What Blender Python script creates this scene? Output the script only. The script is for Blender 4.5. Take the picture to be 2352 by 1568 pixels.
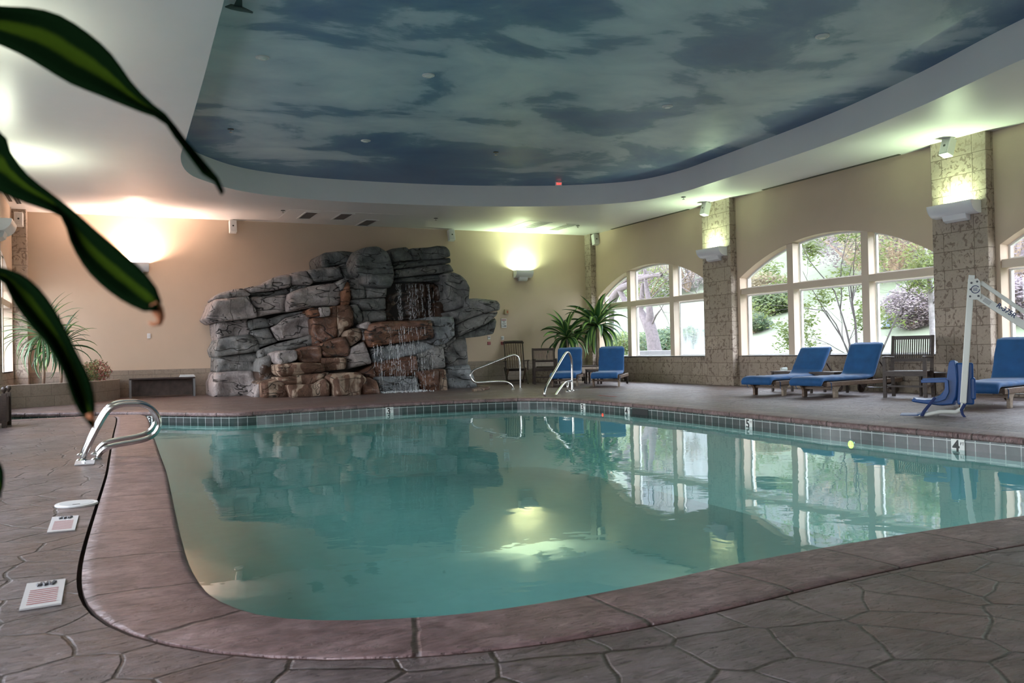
import bpy, bmesh, math, random
from math import sin, cos, pi, radians, sqrt, exp, atan2
from mathutils import Vector, Matrix, noise
from mathutils.geometry import delaunay_2d_cdt
for o in list(bpy.data.objects): bpy.data.objects.remove(o)
SC = bpy.context.scene
COL = SC.collection
# ---------------------------------------------------------------- camera
F_PX, YAW, PITCH, ROLL, EYE = 1998.0, .4356, .0116, .0213, .86
fw = Vector((sin(YAW)*cos(PITCH), cos(YAW)*cos(PITCH), sin(PITCH)))
rt = Vector((cos(YAW), -sin(YAW), 0)); dn = -(rt.cross(fw))
r2 = rt*cos(ROLL) + dn*sin(ROLL); d2 = dn*cos(ROLL) - rt*sin(ROLL)
cam = bpy.data.cameras.new('camera'); cam_o = bpy.data.objects.new('camera', cam); COL.objects.link(cam_o)
mw = Matrix((( r2.x, -d2.x, -fw.x, 0), (r2.y, -d2.y, -fw.y, 0), (r2.z, -d2.z, -fw.z, EYE), (0, 0, 0, 1)))
cam_o.matrix_world = mw
cam.sensor_fit = 'HORIZONTAL'; cam.sensor_width = 36; cam.lens = 36*F_PX/2352
cam.clip_start = .02; cam.clip_end = 600
cam.dof.use_dof = True; cam.dof.focus_distance = 13.0; cam.dof.aperture_fstop = 7.0
SC.camera = cam_o
# ---------------------------------------------------------------- world and colour
SC.view_settings.view_transform = 'Standard'; SC.view_settings.look = 'None'
SC.view_settings.gamma = 1; SC.view_settings.use_curve_mapping = False
SC.view_settings.exposure = 0.14
W = bpy.data.worlds.new('world'); SC.world = W; W.use_nodes = True
wn = W.node_tree; wn.nodes.clear()
wo = wn.nodes.new('ShaderNodeOutputWorld'); wb = wn.nodes.new('ShaderNodeBackground')
wg = wn.nodes.new('ShaderNodeTexCoord'); ws = wn.nodes.new('ShaderNodeSeparateXYZ'); wr = wn.nodes.new('ShaderNodeValToRGB')
wr.color_ramp.elements[0].position = .0; wr.color_ramp.elements[0].color = (.92, .94, 1, 1)
wr.color_ramp.elements[1].position = .8; wr.color_ramp.elements[1].color = (.72, .80, 1, 1)
wn.links.new(wg.outputs['Generated'], ws.inputs[0]); wn.links.new(ws.outputs['Z'], wr.inputs[0])
wn.links.new(wr.outputs[0], wb.inputs[0]); wb.inputs[1].default_value = 12.0
wn.links.new(wb.outputs[0], wo.inputs[0])
# ---------------------------------------------------------------- ray helpers (pixel on the photo -> point on a plane)
def px(x, y, ax, v):
    d = r2*((x-1176)/F_PX) + d2*((y-784)/F_PX) + fw
    o = Vector((0, 0, EYE)); t = (v-o[ax])/d[ax]
    return o + d*t
# ---------------------------------------------------------------- node helpers
def nt(name):
    m = bpy.data.materials.new(name); m.use_nodes = True; t = m.node_tree; t.nodes.clear()
    out = t.nodes.new('ShaderNodeOutputMaterial'); b = t.nodes.new('ShaderNodeBsdfPrincipled')
    t.links.new(b.outputs[0], out.inputs[0]); return m, t, b, out
def N(t, typ, **kw):
    n = t.nodes.new('ShaderNode'+typ)
    for k, v in kw.items():
        if k[0] == '_': setattr(n, k[1:], v)
        else:
            n.inputs[k.replace('__', ' ')].default_value = v
    return n
def coords(t, kind='Object', scale=(1, 1, 1), loc=(0, 0, 0), rot=(0, 0, 0)):
    c = t.nodes.new('ShaderNodeTexCoord'); m = t.nodes.new('ShaderNodeMapping')
    m.inputs['Scale'].default_value = scale; m.inputs['Location'].default_value = loc; m.inputs['Rotation'].default_value = rot
    t.links.new(c.outputs[kind], m.inputs[0]); return m.outputs[0]
def ramp(t, fac, stops, interp='LINEAR'):
    r = t.nodes.new('ShaderNodeValToRGB'); cr = r.color_ramp; cr.interpolation = interp
    while len(cr.elements) < len(stops): cr.elements.new(.5)
    for e, (p, c) in zip(cr.elements, stops):
        e.position = p; e.color = (c[0], c[1], c[2], 1) if not isinstance(c, (int, float)) else (c, c, c, 1)
    t.links.new(fac, r.inputs[0]); return r.outputs[0]
def noisen(t, vec, scale, detail=4, rough=.55, dist=0):
    n = t.nodes.new('ShaderNodeTexNoise'); n.inputs['Scale'].default_value = scale; n.inputs['Detail'].default_value = detail
    n.inputs['Roughness'].default_value = rough; n.inputs['Distortion'].default_value = dist
    t.links.new(vec, n.inputs['Vector']); return n.outputs['Fac']
def mixc(t, fac, a, b, mode='MIX'):
    m = t.nodes.new('ShaderNodeMix'); m.data_type = 'RGBA'; m.blend_type = mode
    for i, v in ((0, fac), (6, a), (7, b)):
        if isinstance(v, (int, float)): m.inputs[i].default_value = v
        elif isinstance(v, (tuple, list)): m.inputs[i].default_value = (v[0], v[1], v[2], 1)
        else: t.links.new(v, m.inputs[i])
    return m.outputs[2]
def mathn(t, op, a, b=0, c=None):
    m = t.nodes.new('ShaderNodeMath'); m.operation = op
    for i, v in ((0, a), (1, b)) + (((2, c),) if c is not None else ()):
        if isinstance(v, (int, float)): m.inputs[i].default_value = v
        else: t.links.new(v, m.inputs[i])
    return m.outputs[0]
def bump(t, b, h, strength=.3, dist=.02):
    n = t.nodes.new('ShaderNodeBump'); n.inputs['Strength'].default_value = strength; n.inputs['Distance'].default_value = dist
    t.links.new(h, n.inputs['Height']); t.links.new(n.outputs[0], b.inputs['Normal']); return n
def simple(name, col, rough=.5, metal=0, nscale=0, namt=.15, spec=.5, bmp=0, emit=None, estr=0, coat=0):
    m, t, b, o = nt(name)
    b.inputs['Roughness'].default_value = rough; b.inputs['Metallic'].default_value = metal
    b.inputs['Specular IOR Level'].default_value = spec; b.inputs['Coat Weight'].default_value = coat
    if nscale:
        v = coords(t); n = noisen(t, v, nscale)
        c = ramp(t, n, [(.25, tuple(x*(1-namt) for x in col)), (.75, tuple(min(1, x*(1+namt)) for x in col))])
        t.links.new(c, b.inputs['Base Color'])
        if bmp: bump(t, b, n, bmp, .01)
    else: b.inputs['Base Color'].default_value = (*col, 1)
    if emit: b.inputs['Emission Color'].default_value = (*emit, 1); b.inputs['Emission Strength'].default_value = estr
    return m
# ---------------------------------------------------------------- mesh helpers
class MB:
    def __init__(s): s.v = []; s.f = []; s.uv = None
    def add(s, vs, fs):
        n = len(s.v); s.v += [tuple(v) for v in vs]; s.f += [tuple(i+n for i in f) for f in fs]; return s
    def box(s, x0, x1, y0, y1, z0, z1, M=None):
        vs = [Vector((x, y, z)) for z in (z0, z1) for y in (y0, y1) for x in (x0, x1)]
        if M: vs = [M @ v for v in vs]
        return s.add(vs, [(0, 2, 3, 1), (4, 5, 7, 6), (0, 1, 5, 4), (2, 6, 7, 3), (0, 4, 6, 2), (1, 3, 7, 5)])
    def bar(s, a, b, w, h, up=(0, 0, 1)):
        a = Vector(a); b = Vector(b); d = (b-a); L = d.length; d.normalize(); u = Vector(up)
        if abs(d.dot(u)) > .99: u = Vector((1, 0, 0))
        sd = d.cross(u).normalized(); u = sd.cross(d)
        M = Matrix(((sd.x, d.x, u.x, a.x), (sd.y, d.y, u.y, a.y), (sd.z, d.z, u.z, a.z), (0, 0, 0, 1)))
        return s.box(-w/2, w/2, 0, L, -h/2, h/2, M)
    def tube(s, pts, r, n=8, caps=True):
        pts = [Vector(p) for p in pts]; rs = r if isinstance(r, (list, tuple)) else [r]*len(pts)
        base = len(s.v); prev = None
        for i, p in enumerate(pts):
            d = (pts[min(i+1, len(pts)-1)] - pts[max(i-1, 0)])
            d = d.normalized() if d.length > 1e-9 else Vector((0, 0, 1))
            if prev is None:
                u = Vector((0, 0, 1)) if abs(d.z) < .9 else Vector((1, 0, 0))
                a = d.cross(u).normalized()
            else:
                a = (prev - d*prev.dot(d)); a = a.normalized() if a.length > 1e-6 else d.orthogonal().normalized()
            prev = a; b = d.cross(a)
            for k in range(n):
                t = 2*pi*k/n; s.v.append(tuple(p + (a*cos(t) + b*sin(t))*rs[i]))
        for i in range(len(pts)-1):
            for k in range(n):
                s.f.append((base+i*n+k, base+i*n+(k+1) % n, base+(i+1)*n+(k+1) % n, base+(i+1)*n+k))
        if caps:
            s.f.append(tuple(base+k for k in reversed(range(n)))); s.f.append(tuple(base+(len(pts)-1)*n+k for k in range(n)))
        return s
    def lathe(s, prof, c=(0, 0, 0), n=20, M=None):
        base = len(s.v)
        for r, z in prof:
            for k in range(n):
                v = Vector((c[0]+r*cos(2*pi*k/n), c[1]+r*sin(2*pi*k/n), c[2]+z)); s.v.append(tuple(M @ v if M else v))
        for i in range(len(prof)-1):
            for k in range(n): s.f.append((base+i*n+k, base+i*n+(k+1) % n, base+(i+1)*n+(k+1) % n, base+(i+1)*n+k))
        s.f.append(tuple(base+k for k in reversed(range(n)))); s.f.append(tuple(base+(len(prof)-1)*n+k for k in range(n)))
        return s
    def prism(s, poly, t0, t1, fn):
        # poly of 2d points, fn(u, v, w) -> 3d
        n = len(poly); vs = [fn(u, v, t0) for u, v in poly] + [fn(u, v, t1) for u, v in poly]
        fs = [tuple(range(n)), tuple(reversed(range(n, 2*n)))] + [(i, i+n, (i+1) % n+n, (i+1) % n) for i in range(n)]
        return s.add(vs, fs)
    def ball(s, c, r, n=10, m=6, sc=(1, 1, 1)):
        return s.lathe([(max(1e-4, r*sin(pi*i/m))*1, -r*cos(pi*i/m)) for i in range(m+1)], c, n)
    def build(s, name, mat, parent=None, smooth=False, bevel=0, sub=0, solid=0, fix=True, boxuv=False, angle=None):
        me = bpy.data.meshes.new(name); me.from_pydata(s.v, [], s.f)
        if fix:
            bm = bmesh.new(); bm.from_mesh(me); bmesh.ops.recalc_face_normals(bm, faces=bm.faces); bm.to_mesh(me); bm.free()
        o = bpy.data.objects.new(name, me); COL.objects.link(o)
        for m in (mat if isinstance(mat, (list, tuple)) else [mat]): me.materials.append(m)
        if parent: o.parent = parent
        if smooth:
            for p in me.polygons: p.use_smooth = True
        if boxuv:
            uvl = me.uv_layers.new(name='uv')
            for p in me.polygons:
                nn = p.normal; a = max(range(3), key=lambda i: abs(nn[i]))
                for li in p.loop_indices:
                    c = me.vertices[me.loops[li].vertex_index].co
                    uvl.data[li].uv = (c.y, c.z) if a == 0 else ((c.x, c.z) if a == 1 else (c.x, c.y))
        if s.uv:
            uvl = me.uv_layers.new(name='uv')
            for p in me.polygons:
                for li in p.loop_indices: uvl.data[li].uv = s.uv[me.loops[li].vertex_index]
        if solid: md = o.modifiers.new('solid', 'SOLIDIFY'); md.thickness = solid; md.offset = 0
        if bevel:
            md = o.modifiers.new('bevel', 'BEVEL'); md.width = bevel; md.segments = 2; md.limit_method = 'ANGLE'; md.angle_limit = radians(40)
        if sub: md = o.modifiers.new('sub', 'SUBSURF'); md.levels = md.render_levels = sub
        if angle: 
            for p in me.polygons: p.use_smooth = True
            me.set_sharp_from_angle(angle=radians(angle))
        return o
def tag(o, label=None, cat=None, group=None, kind=None):
    if label: o['label'] = label
    if cat: o['category'] = cat
    if group: o['group'] = group
    if kind: o['kind'] = kind
    return o
def thing(name, loc, label, cat, group=None, rz=0):
    o = bpy.data.objects.new(name, None); COL.objects.link(o); o.empty_display_size = .1
    o.location = loc; o.rotation_euler = (0, 0, rz); return tag(o, label, cat, group)
def st(o): o['kind'] = 'structure'; return o
def copy_tree(o, parent=None):
    c = o.copy(); COL.objects.link(c)
    if parent: c.parent = parent
    for ch in [x for x in bpy.data.objects if x.parent == o]: copy_tree(ch, c)
    return c
def text(s, size, mat, parent, loc, rot, name='lettering', ext=.0008, align='CENTER', sx=1, bold=0):
    cu = bpy.data.curves.new(name, 'FONT'); cu.body = s; cu.size = size; cu.extrude = ext; cu.offset = bold
    cu.align_x = align; cu.align_y = 'CENTER'; cu.materials.append(mat)
    tmp = bpy.data.objects.new(name, cu); COL.objects.link(tmp); dg = bpy.context.evaluated_depsgraph_get()
    me = bpy.data.meshes.new_from_object(tmp.evaluated_get(dg)); bpy.data.objects.remove(tmp); me.materials.clear(); me.materials.append(mat)
    o = bpy.data.objects.new(name, me); COL.objects.link(o); o.parent = parent; o.location = loc; o.rotation_euler = rot; o.scale = (sx, 1, 1)
    return o
def crom(P, n=6, closed=True):
    P = [Vector(p) for p in P]; L = len(P); out = []
    for i in range(L if closed else L-1):
        g = (lambda k: P[k % L]) if closed else (lambda k: P[max(0, min(L-1, k))])
        a, b, c, d = g(i-1), g(i), g(i+1), g(i+2)
        for k in range(n):
            t = k/n
            out.append(.5*((2*b) + (c-a)*t + (2*a-5*b+4*c-d)*t*t + (3*b-a-3*c+d)*t**3))
    if not closed: out.append(P[-1])
    return out
def resample(P, step, closed=True):
    Q = P + ([P[0]] if closed else []); d = [0]
    for i in range(1, len(Q)): d.append(d[-1]+(Q[i]-Q[i-1]).length)
    n = max(3, round(d[-1]/step)); out = []; j = 0
    for k in range(n if closed else n+1):
        s = d[-1]*k/n
        while j < len(d)-2 and d[j+1] < s: j += 1
        t = (s-d[j])/max(1e-9, d[j+1]-d[j]); out.append(Q[j].lerp(Q[j+1], t))
    return out
def offset(P, dist):
    n = len(P); out = []
    for i in range(n):
        t = (P[(i+1) % n]-P[i-1]).normalized(); out.append(P[i]+Vector((t.y, -t.x))*dist)
    return out
# ---------------------------------------------------------------- materials of the shell
def stone_mat(name='block stone', dark=1.0, mort=(.16, .12, .09), bl=1.0):
    m, t, b, o = nt(name)
    uv = coords(t, 'UV')
    br = t.nodes.new('ShaderNodeTexBrick'); t.links.new(uv, br.inputs['Vector'])
    mp = uv.node; mp.inputs['Location'].default_value = (.13, -.204, 0)
    br.inputs['Scale'].default_value = 1; br.inputs['Brick Width'].default_value = .56; br.inputs['Row Height'].default_value = .305
    br.inputs['Mortar Size'].default_value = .006; br.inputs['Mortar Smooth'].default_value = .3; br.squash = .72; br.squash_frequency = 2; br.offset = .37
    br.inputs['Color1'].default_value = (.36*dark, .295*dark, .235*dark, 1); br.inputs['Color2'].default_value = (.43*dark, .355*dark, .285*dark, 1)
    br.inputs['Mortar'].default_value = (*mort, 1); br.inputs['Bias'].default_value = 0
    v = coords(t, 'Object', (1, 1, 1))
    n1 = noisen(t, v, 12, 3, .5, 1.0); n2 = noisen(t, v, 2.2, 3, .5, .3)
    blo = ramp(t, n1, [(.555, 0), (.60, 1)]); gate = ramp(t, n2, [(.30, 0), (.48, 1)])
    k = mathn(t, 'MULTIPLY', mathn(t, 'MULTIPLY', blo, gate), bl)
    n3 = noisen(t, v, 30, 5, .6); fine = ramp(t, n3, [(.3, (.88, .88, .88)), (.7, (1.08, 1.06, 1.04))])
    c = mixc(t, 1, br.outputs['Color'], fine, 'MULTIPLY')
    c = mixc(t, mathn(t, 'MULTIPLY', k, .75), c, (.15*dark, .105*dark, .08*dark))
    t.links.new(c, b.inputs['Base Color']); b.inputs['Roughness'].default_value = .6
    h = mathn(t, 'SUBTRACT', mathn(t, 'MULTIPLY', n3, .15), mathn(t, 'ADD', mathn(t, 'MULTIPLY', k, .6), mathn(t, 'MULTIPLY', br.outputs['Fac'], 1.0)))
    bump(t, b, h, .6, .008)
    return m
def paint_mat(name, col, rough=.6, bscale=14, bs=.12, amt=.03, spec=.4):
    m, t, b, o = nt(name); v = coords(t)
    n = noisen(t, v, 1.3, 3); n2 = noisen(t, v, bscale, 5, .6)
    c = ramp(t, n, [(.3, tuple(x*(1-amt) for x in col)), (.7, tuple(x*(1+amt) for x in col))])
    t.links.new(c, b.inputs['Base Color']); b.inputs['Roughness'].default_value = rough; b.inputs['Specular IOR Level'].default_value = spec
    bump(t, b, n2, bs, .01); return m
def deck_mat():
    m, t, b, o = nt('stamped concrete'); v = coords(t)
    # random flagstones: voronoi cells with recessed joints, slate texture on top
    wob = t.nodes.new('ShaderNodeTexNoise'); wob.inputs['Scale'].default_value = 3.0; wob.inputs['Detail'].default_value = 2; t.links.new(v, wob.inputs['Vector'])
    vm = t.nodes.new('ShaderNodeVectorMath'); vm.operation = 'MULTIPLY_ADD'; t.links.new(wob.outputs['Color'], vm.inputs[0]); vm.inputs[1].default_value = (.11, .11, 0); t.links.new(v, vm.inputs[2])
    vo = t.nodes.new('ShaderNodeTexVoronoi'); vo.feature = 'DISTANCE_TO_EDGE'; vo.inputs['Scale'].default_value = 3.7; vo.inputs['Randomness'].default_value = .78
    vo.voronoi_dimensions = '2D'; t.links.new(vm.outputs[0], vo.inputs['Vector'])
    vc = t.nodes.new('ShaderNodeTexVoronoi'); vc.inputs['Scale'].default_value = 3.7; vc.inputs['Randomness'].default_value = .78; vc.voronoi_dimensions = '2D'; t.links.new(vm.outputs[0], vc.inputs['Vector'])
    joint = ramp(t, vo.outputs['Distance'], [(.012, 0), (.034, 1)])
    sl = coords(t, 'Object', (1.0, 3.6, 1), rot=(0, 0, .12)); s1 = noisen(t, sl, 3.2, 6, .62, 1.0); s2 = noisen(t, sl, 14, 6, .65, .8)
    ridge = ramp(t, s1, [(.485, 1), (.5, 0), (.515, 1)])
    big = noisen(t, v, .8, 4)
    base = ramp(t, noisen(t, v, 2.4, 5, .6), [(.28, (.085, .060, .056)), (.5, (.15, .112, .108)), (.72, (.24, .192, .19))])
    base = mixc(t, .85, base, ramp(t, noisen(t, v, 9, 6, .7, .5), [(.30, (.45, .42, .42)), (.5, (.95, .95, .95)), (.72, (1.35, 1.3, 1.3))]), 'MULTIPLY')
    base = mixc(t, .8, base, ramp(t, s2, [(.30, (.5, .47, .46)), (.48, (.95, .95, .95)), (.70, (1.25, 1.25, 1.27))]), 'MULTIPLY')
    tint = mixc(t, .25, base, ramp(t, vc.outputs['Distance'], [(0, .3), (.6, .7)]), 'SOFT_LIGHT')
    warm = mixc(t, ramp(t, big, [(.42, 0), (.66, .5)]), tint, (.17, .085, .052))
    c = mixc(t, mathn(t, 'MULTIPLY', mathn(t, 'SUBTRACT', 1, ridge), .62), warm, (.045, .03, .026))
    c = mixc(t, joint, (.030, .016, .011), c)
    t.links.new(c, b.inputs['Base Color'])
    rg = ramp(t, s2, [(.3, .24), (.7, .42)]); t.links.new(rg, b.inputs['Roughness']); b.inputs['Specular IOR Level'].default_value = .55
    h = mathn(t, 'ADD', mathn(t, 'MULTIPLY', joint, .45), mathn(t, 'ADD', mathn(t, 'MULTIPLY', s1, 1.6), mathn(t, 'ADD', mathn(t, 'MULTIPLY', s2, .55), mathn(t, 'MULTIPLY', ridge, .22))))
    bump(t, b, h, .9, .022); return m
def coping_mat():
    m, t, b, o = nt('coping concrete'); v = coords(t); uv = coords(t, 'UV')
    sp = t.nodes.new('ShaderNodeSeparateXYZ'); t.links.new(uv, sp.inputs[0])
    u = mathn(t, 'ADD', sp.outputs[0], mathn(t, 'MULTIPLY', noisen(t, v, 5, 3), .03))
    fr = mathn(t, 'ABSOLUTE', mathn(t, 'SUBTRACT', mathn(t, 'FRACT', mathn(t, 'DIVIDE', u, .61)), .5))
    joint = ramp(t, fr, [(.006, 0), (.020, 1)])
    sl = coords(t, 'Object', (1.0, 3.0, 1), rot=(0, 0, .2)); s1 = noisen(t, sl, 4, 6, .6, 1.2); s2 = noisen(t, sl, 16, 6, .65, .6)
    ridge = ramp(t, s1, [(.485, 1), (.5, 0), (.515, 1)])
    base = ramp(t, noisen(t, v, 4, 6, .65), [(.28, (.125, .072, .067)), (.5, (.215, .135, .128)), (.75, (.34, .235, .225))])
    base = mixc(t, .85, base, ramp(t, noisen(t, v, 11, 6, .7, .6), [(.30, (.5, .45, .45)), (.5, (.95, .95, .95)), (.72, (1.3, 1.28, 1.28))]), 'MULTIPLY')
    base = mixc(t, .7, base, ramp(t, s2, [(.30, (.55, .5, .5)), (.48, (.95, .95, .95)), (.70, (1.22, 1.22, 1.24))]), 'MULTIPLY')
    c = mixc(t, mathn(t, 'MULTIPLY', mathn(t, 'SUBTRACT', 1, ridge), .75), base, (.05, .03, .026))
    c = mixc(t, joint, (.055, .035, .03), c)
    t.links.new(c, b.inputs['Base Color']); b.inputs['Roughness'].default_value = .34; b.inputs['Specular IOR Level'].default_value = .55
    h = mathn(t, 'ADD', mathn(t, 'MULTIPLY', joint, .6), mathn(t, 'ADD', mathn(t, 'MULTIPLY', s1, 1.2), mathn(t, 'ADD', mathn(t, 'MULTIPLY', s2, .5), mathn(t, 'MULTIPLY', ridge, .2))))
    bump(t, b, h, .85, .016); return m
def tile_mat():
    m, t, b, o = nt('pool tile'); uv = coords(t, 'UV', (1, 1, 1), (0, -.065+.0, 0))
    br = t.nodes.new('ShaderNodeTexBrick'); t.links.new(uv, br.inputs['Vector']); br.offset = 0; br.squash = 1
    br.inputs['Scale'].default_value = 1; br.inputs['Brick Width'].default_value = .152; br.inputs['Row Height'].default_value = .152
    br.inputs['Mortar Size'].default_value = .005; br.inputs['Mortar Smooth'].default_value = .1
    br.inputs['Color1'].default_value = (.05, .072, .066, 1); br.inputs['Color2'].default_value = (.085, .088, .085, 1); br.inputs['Mortar'].default_value = (.42, .45, .42, 1)
    v = coords(t); n = noisen(t, v, 14, 4); c = mixc(t, .5, br.outputs['Color'], ramp(t, n, [(.3, (.6, .7, .7)), (.7, (1.25, 1.2, 1.3))]), 'MULTIPLY')
    t.links.new(c, b.inputs['Base Color']); b.inputs['Roughness'].default_value = .18; return m
def mural_mat():
    m, t, b, o = nt('painted sky mural')
    w = t.nodes.new('ShaderNodeTexNoise'); v0 = coords(t); w.inputs['Scale'].default_value = .35; w.inputs['Detail'].default_value = 2; t.links.new(v0, w.inputs['Vector'])
    vm = t.nodes.new('ShaderNodeVectorMath'); vm.operation = 'MULTIPLY_ADD'; t.links.new(w.outputs['Color'], vm.inputs[0]); vm.inputs[1].default_value = (1.6, 1.6, 0); t.links.new(v0, vm.inputs[2])
    mp = t.nodes.new('ShaderNodeMapping'); t.links.new(vm.outputs[0], mp.inputs[0]); mp.inputs['Scale'].default_value = (.75, 1.0, 1); mp.inputs['Location'].default_value = (3.3, 2.6, 0)
    n1 = noisen(t, mp.outputs[0], .42, 8, .56, .25); n2 = noisen(t, mp.outputs[0], 1.1, 6, .6, .4)
    big = noisen(t, v0, .22, 2, .5)
    # clouds thicken towards the middle of the mural, as painted
    sp = t.nodes.new('ShaderNodeSeparateXYZ'); t.links.new(v0, sp.inputs[0])
    dx = mathn(t, 'DIVIDE', mathn(t, 'SUBTRACT', sp.outputs[0], 5.3), 5.2); dy = mathn(t, 'DIVIDE', mathn(t, 'SUBTRACT', sp.outputs[1], 11.5), 5.5)
    rr = mathn(t, 'ADD', mathn(t, 'MULTIPLY', dx, dx), mathn(t, 'MULTIPLY', dy, dy))
    f = mathn(t, 'ADD', n1, mathn(t, 'ADD', mathn(t, 'MULTIPLY', mathn(t, 'SUBTRACT', n2, .5), .16), mathn(t, 'MULTIPLY', mathn(t, 'SUBTRACT', .55, rr), .10)))
    c = ramp(t, f, [(.30, (.085, .16, .29)), (.42, (.11, .21, .34)), (.485, (.17, .29, .38)), (.515, (.42, .53, .58)), (.60, (.56, .66, .68)), (.72, (.68, .76, .74))])
    c2 = mixc(t, ramp(t, noisen(t, v0, .5, 3), [(.35, 0), (.7, .25)]), c, (.24, .28, .38))
    t.links.new(c2, b.inputs['Base Color']); b.inputs['Roughness'].default_value = .42; b.inputs['Specular IOR Level'].default_value = .35
    bump(t, b, noisen(t, v0, 12, 5), .1, .01); return m
M_stone = stone_mat(); M_stone2 = stone_mat('wainscot stone', .9); M_stone3 = stone_mat('smooth wainscot tile', .82, (.20, .165, .13), .3)
M_wall = paint_mat('cream stucco', (.57, .445, .335), .55)
M_ceil = paint_mat('ceiling plaster', (.76, .755, .745), .34, 5, .10, .02, .5)
M_trim = paint_mat('frame paint', (.64, .53, .42), .4, 20, .02)
M_white = simple('white paint', (.72, .72, .70), .35)
M_deck = deck_mat(); M_cop = coping_mat(); M_tile = tile_mat(); M_mural = mural_mat()
M_plaster = simple('pool plaster', (.70, .82, .79), .6, 0, 6, .05)
def schlick(t, f0, nrm=None):
    lw = t.nodes.new('ShaderNodeLayerWeight'); lw.inputs['Blend'].default_value = .5
    if nrm: t.links.new(nrm, lw.inputs['Normal'])
    return mathn(t, 'MULTIPLY_ADD', mathn(t, 'POWER', lw.outputs['Facing'], 5), 1-f0, f0)
def glass_mat(name='window glass', haze=0):
    m = bpy.data.materials.new(name); m.use_nodes = True; t = m.node_tree; t.nodes.clear()
    o = t.nodes.new('ShaderNodeOutputMaterial'); g = t.nodes.new('ShaderNodeBsdfGlossy'); g.inputs['Roughness'].default_value = .02
    tr = t.nodes.new('ShaderNodeBsdfTransparent'); tr.inputs[0].default_value = (.97, .985, .97, 1)
    f = schlick(t, .04)
    mx = t.nodes.new('ShaderNodeMixShader'); t.links.new(f, mx.inputs[0]); t.links.new(tr.outputs[0], mx.inputs[1]); t.links.new(g.outputs[0], mx.inputs[2])
    last = mx
    if haze:
        d = t.nodes.new('ShaderNodeBsdfTranslucent'); d.inputs[0].default_value = (.5, .52, .53, 1)
        v = coords(t, 'Object', (1, 2.5, .9)); n = noisen(t, v, 1.6, 4); v2 = coords(t); sp = t.nodes.new('ShaderNodeSeparateXYZ'); t.links.new(v2, sp.inputs[0])
        z = mathn(t, 'ABSOLUTE', mathn(t, 'SUBTRACT', sp.outputs[2], 1.3))
        fa = ramp(t, mathn(t, 'ADD', n, mathn(t, 'MULTIPLY', z, .45)), [(.42, .15), (.85, .75)])
        m2 = t.nodes.new('ShaderNodeMixShader'); t.links.new(fa, m2.inputs[0]); t.links.new(mx.outputs[0], m2.inputs[1]); t.links.new(d.outputs[0], m2.inputs[2]); last = m2
    t.links.new(last.outputs[0], o.inputs[0]); return m
M_glass = glass_mat(); M_fog = glass_mat('fogged glass', 1)
def water_mat():
    m = bpy.data.materials.new('pool water'); m.use_nodes = True; t = m.node_tree; t.nodes.clear()
    o = t.nodes.new('ShaderNodeOutputMaterial'); g = t.nodes.new('ShaderNodeBsdfGlossy'); g.inputs['Roughness'].default_value = .015
    tr = t.nodes.new('ShaderNodeBsdfTransparent'); tr.inputs[0].default_value = (.50, .78, .75, 1)
    f = None
    mx = t.nodes.new('ShaderNodeMixShader'); t.links.new(tr.outputs[0], mx.inputs[1]); t.links.new(g.outputs[0], mx.inputs[2])
    v = coords(t); n1 = noisen(t, v, 2.0, 3, .5, .4); n2 = noisen(t, v, .5, 2); n3 = noisen(t, v, 9, 2)
    h = mathn(t, 'ADD', n1, mathn(t, 'ADD', mathn(t, 'MULTIPLY', n2, 2), mathn(t, 'MULTIPLY', n3, .06)))
    bu = t.nodes.new('ShaderNodeBump'); bu.inputs['Strength'].default_value = .10; bu.inputs['Distance'].default_value = .02; t.links.new(h, bu.inputs['Height'])
    t.links.new(bu.outputs[0], g.inputs['Normal']); t.links.new(schlick(t, .02, bu.outputs[0]), mx.inputs[0])
    t.links.new(mx.outputs[0], o.inputs[0]); return m
M_water = water_mat()
# ---------------------------------------------------------------- room shell
XW, XP, YF, XL, YB, ZC = 12.67, 12.5, 21.78, -1.83, -6.0, 4.16
ZR = 4.63
PIL = [(-3.19, -2.19), (2.98, 3.98), (9.155, 10.16), (15.34, 16.33), (21.45, 21.78)]
WINC = [.4, 6.58, 12.75, 18.83]
HALF, SPR, RISE, SILL = 2.5, 2.37, .67, .66
ARC_R = (HALF*HALF+RISE*RISE)/(2*RISE)
def arch(c, n=20, half=HALF):
    zc = SPR+RISE-ARC_R
    return [(c+half-2*half*i/n, zc+sqrt(ARC_R**2-(half-2*half*i/n)**2)) for i in range(n+1)]
def cdt_mesh(mb, loops, fn, holes_flag, extra=()):
    pts = []; edges = []
    for L in loops:
        b = len(pts); pts += [Vector(p) for p in L]; edges += [(b+i, b+(i+1) % len(L)) for i in range(len(L))]
    r = delaunay_2d_cdt(pts, edges, [], 0, 1e-6)
    def inside(p, L):
        c = False; j = len(L)-1
        for i in range(len(L)):
            if (L[i][1] > p[1]) != (L[j][1] > p[1]) and p[0] < (L[j][0]-L[i][0])*(p[1]-L[i][1])/(L[j][1]-L[i][1])+L[i][0]: c = not c
            j = i
        return c
    fs = []
    for f in r[2]:
        c = sum((r[0][i] for i in f), Vector((0, 0)))/len(f)
        if inside(c, loops[0]) and not any(inside(c, L) for L in loops[1:]): fs.append(f)
    mb.add([fn(p) for p in r[0]], fs); return mb
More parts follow.
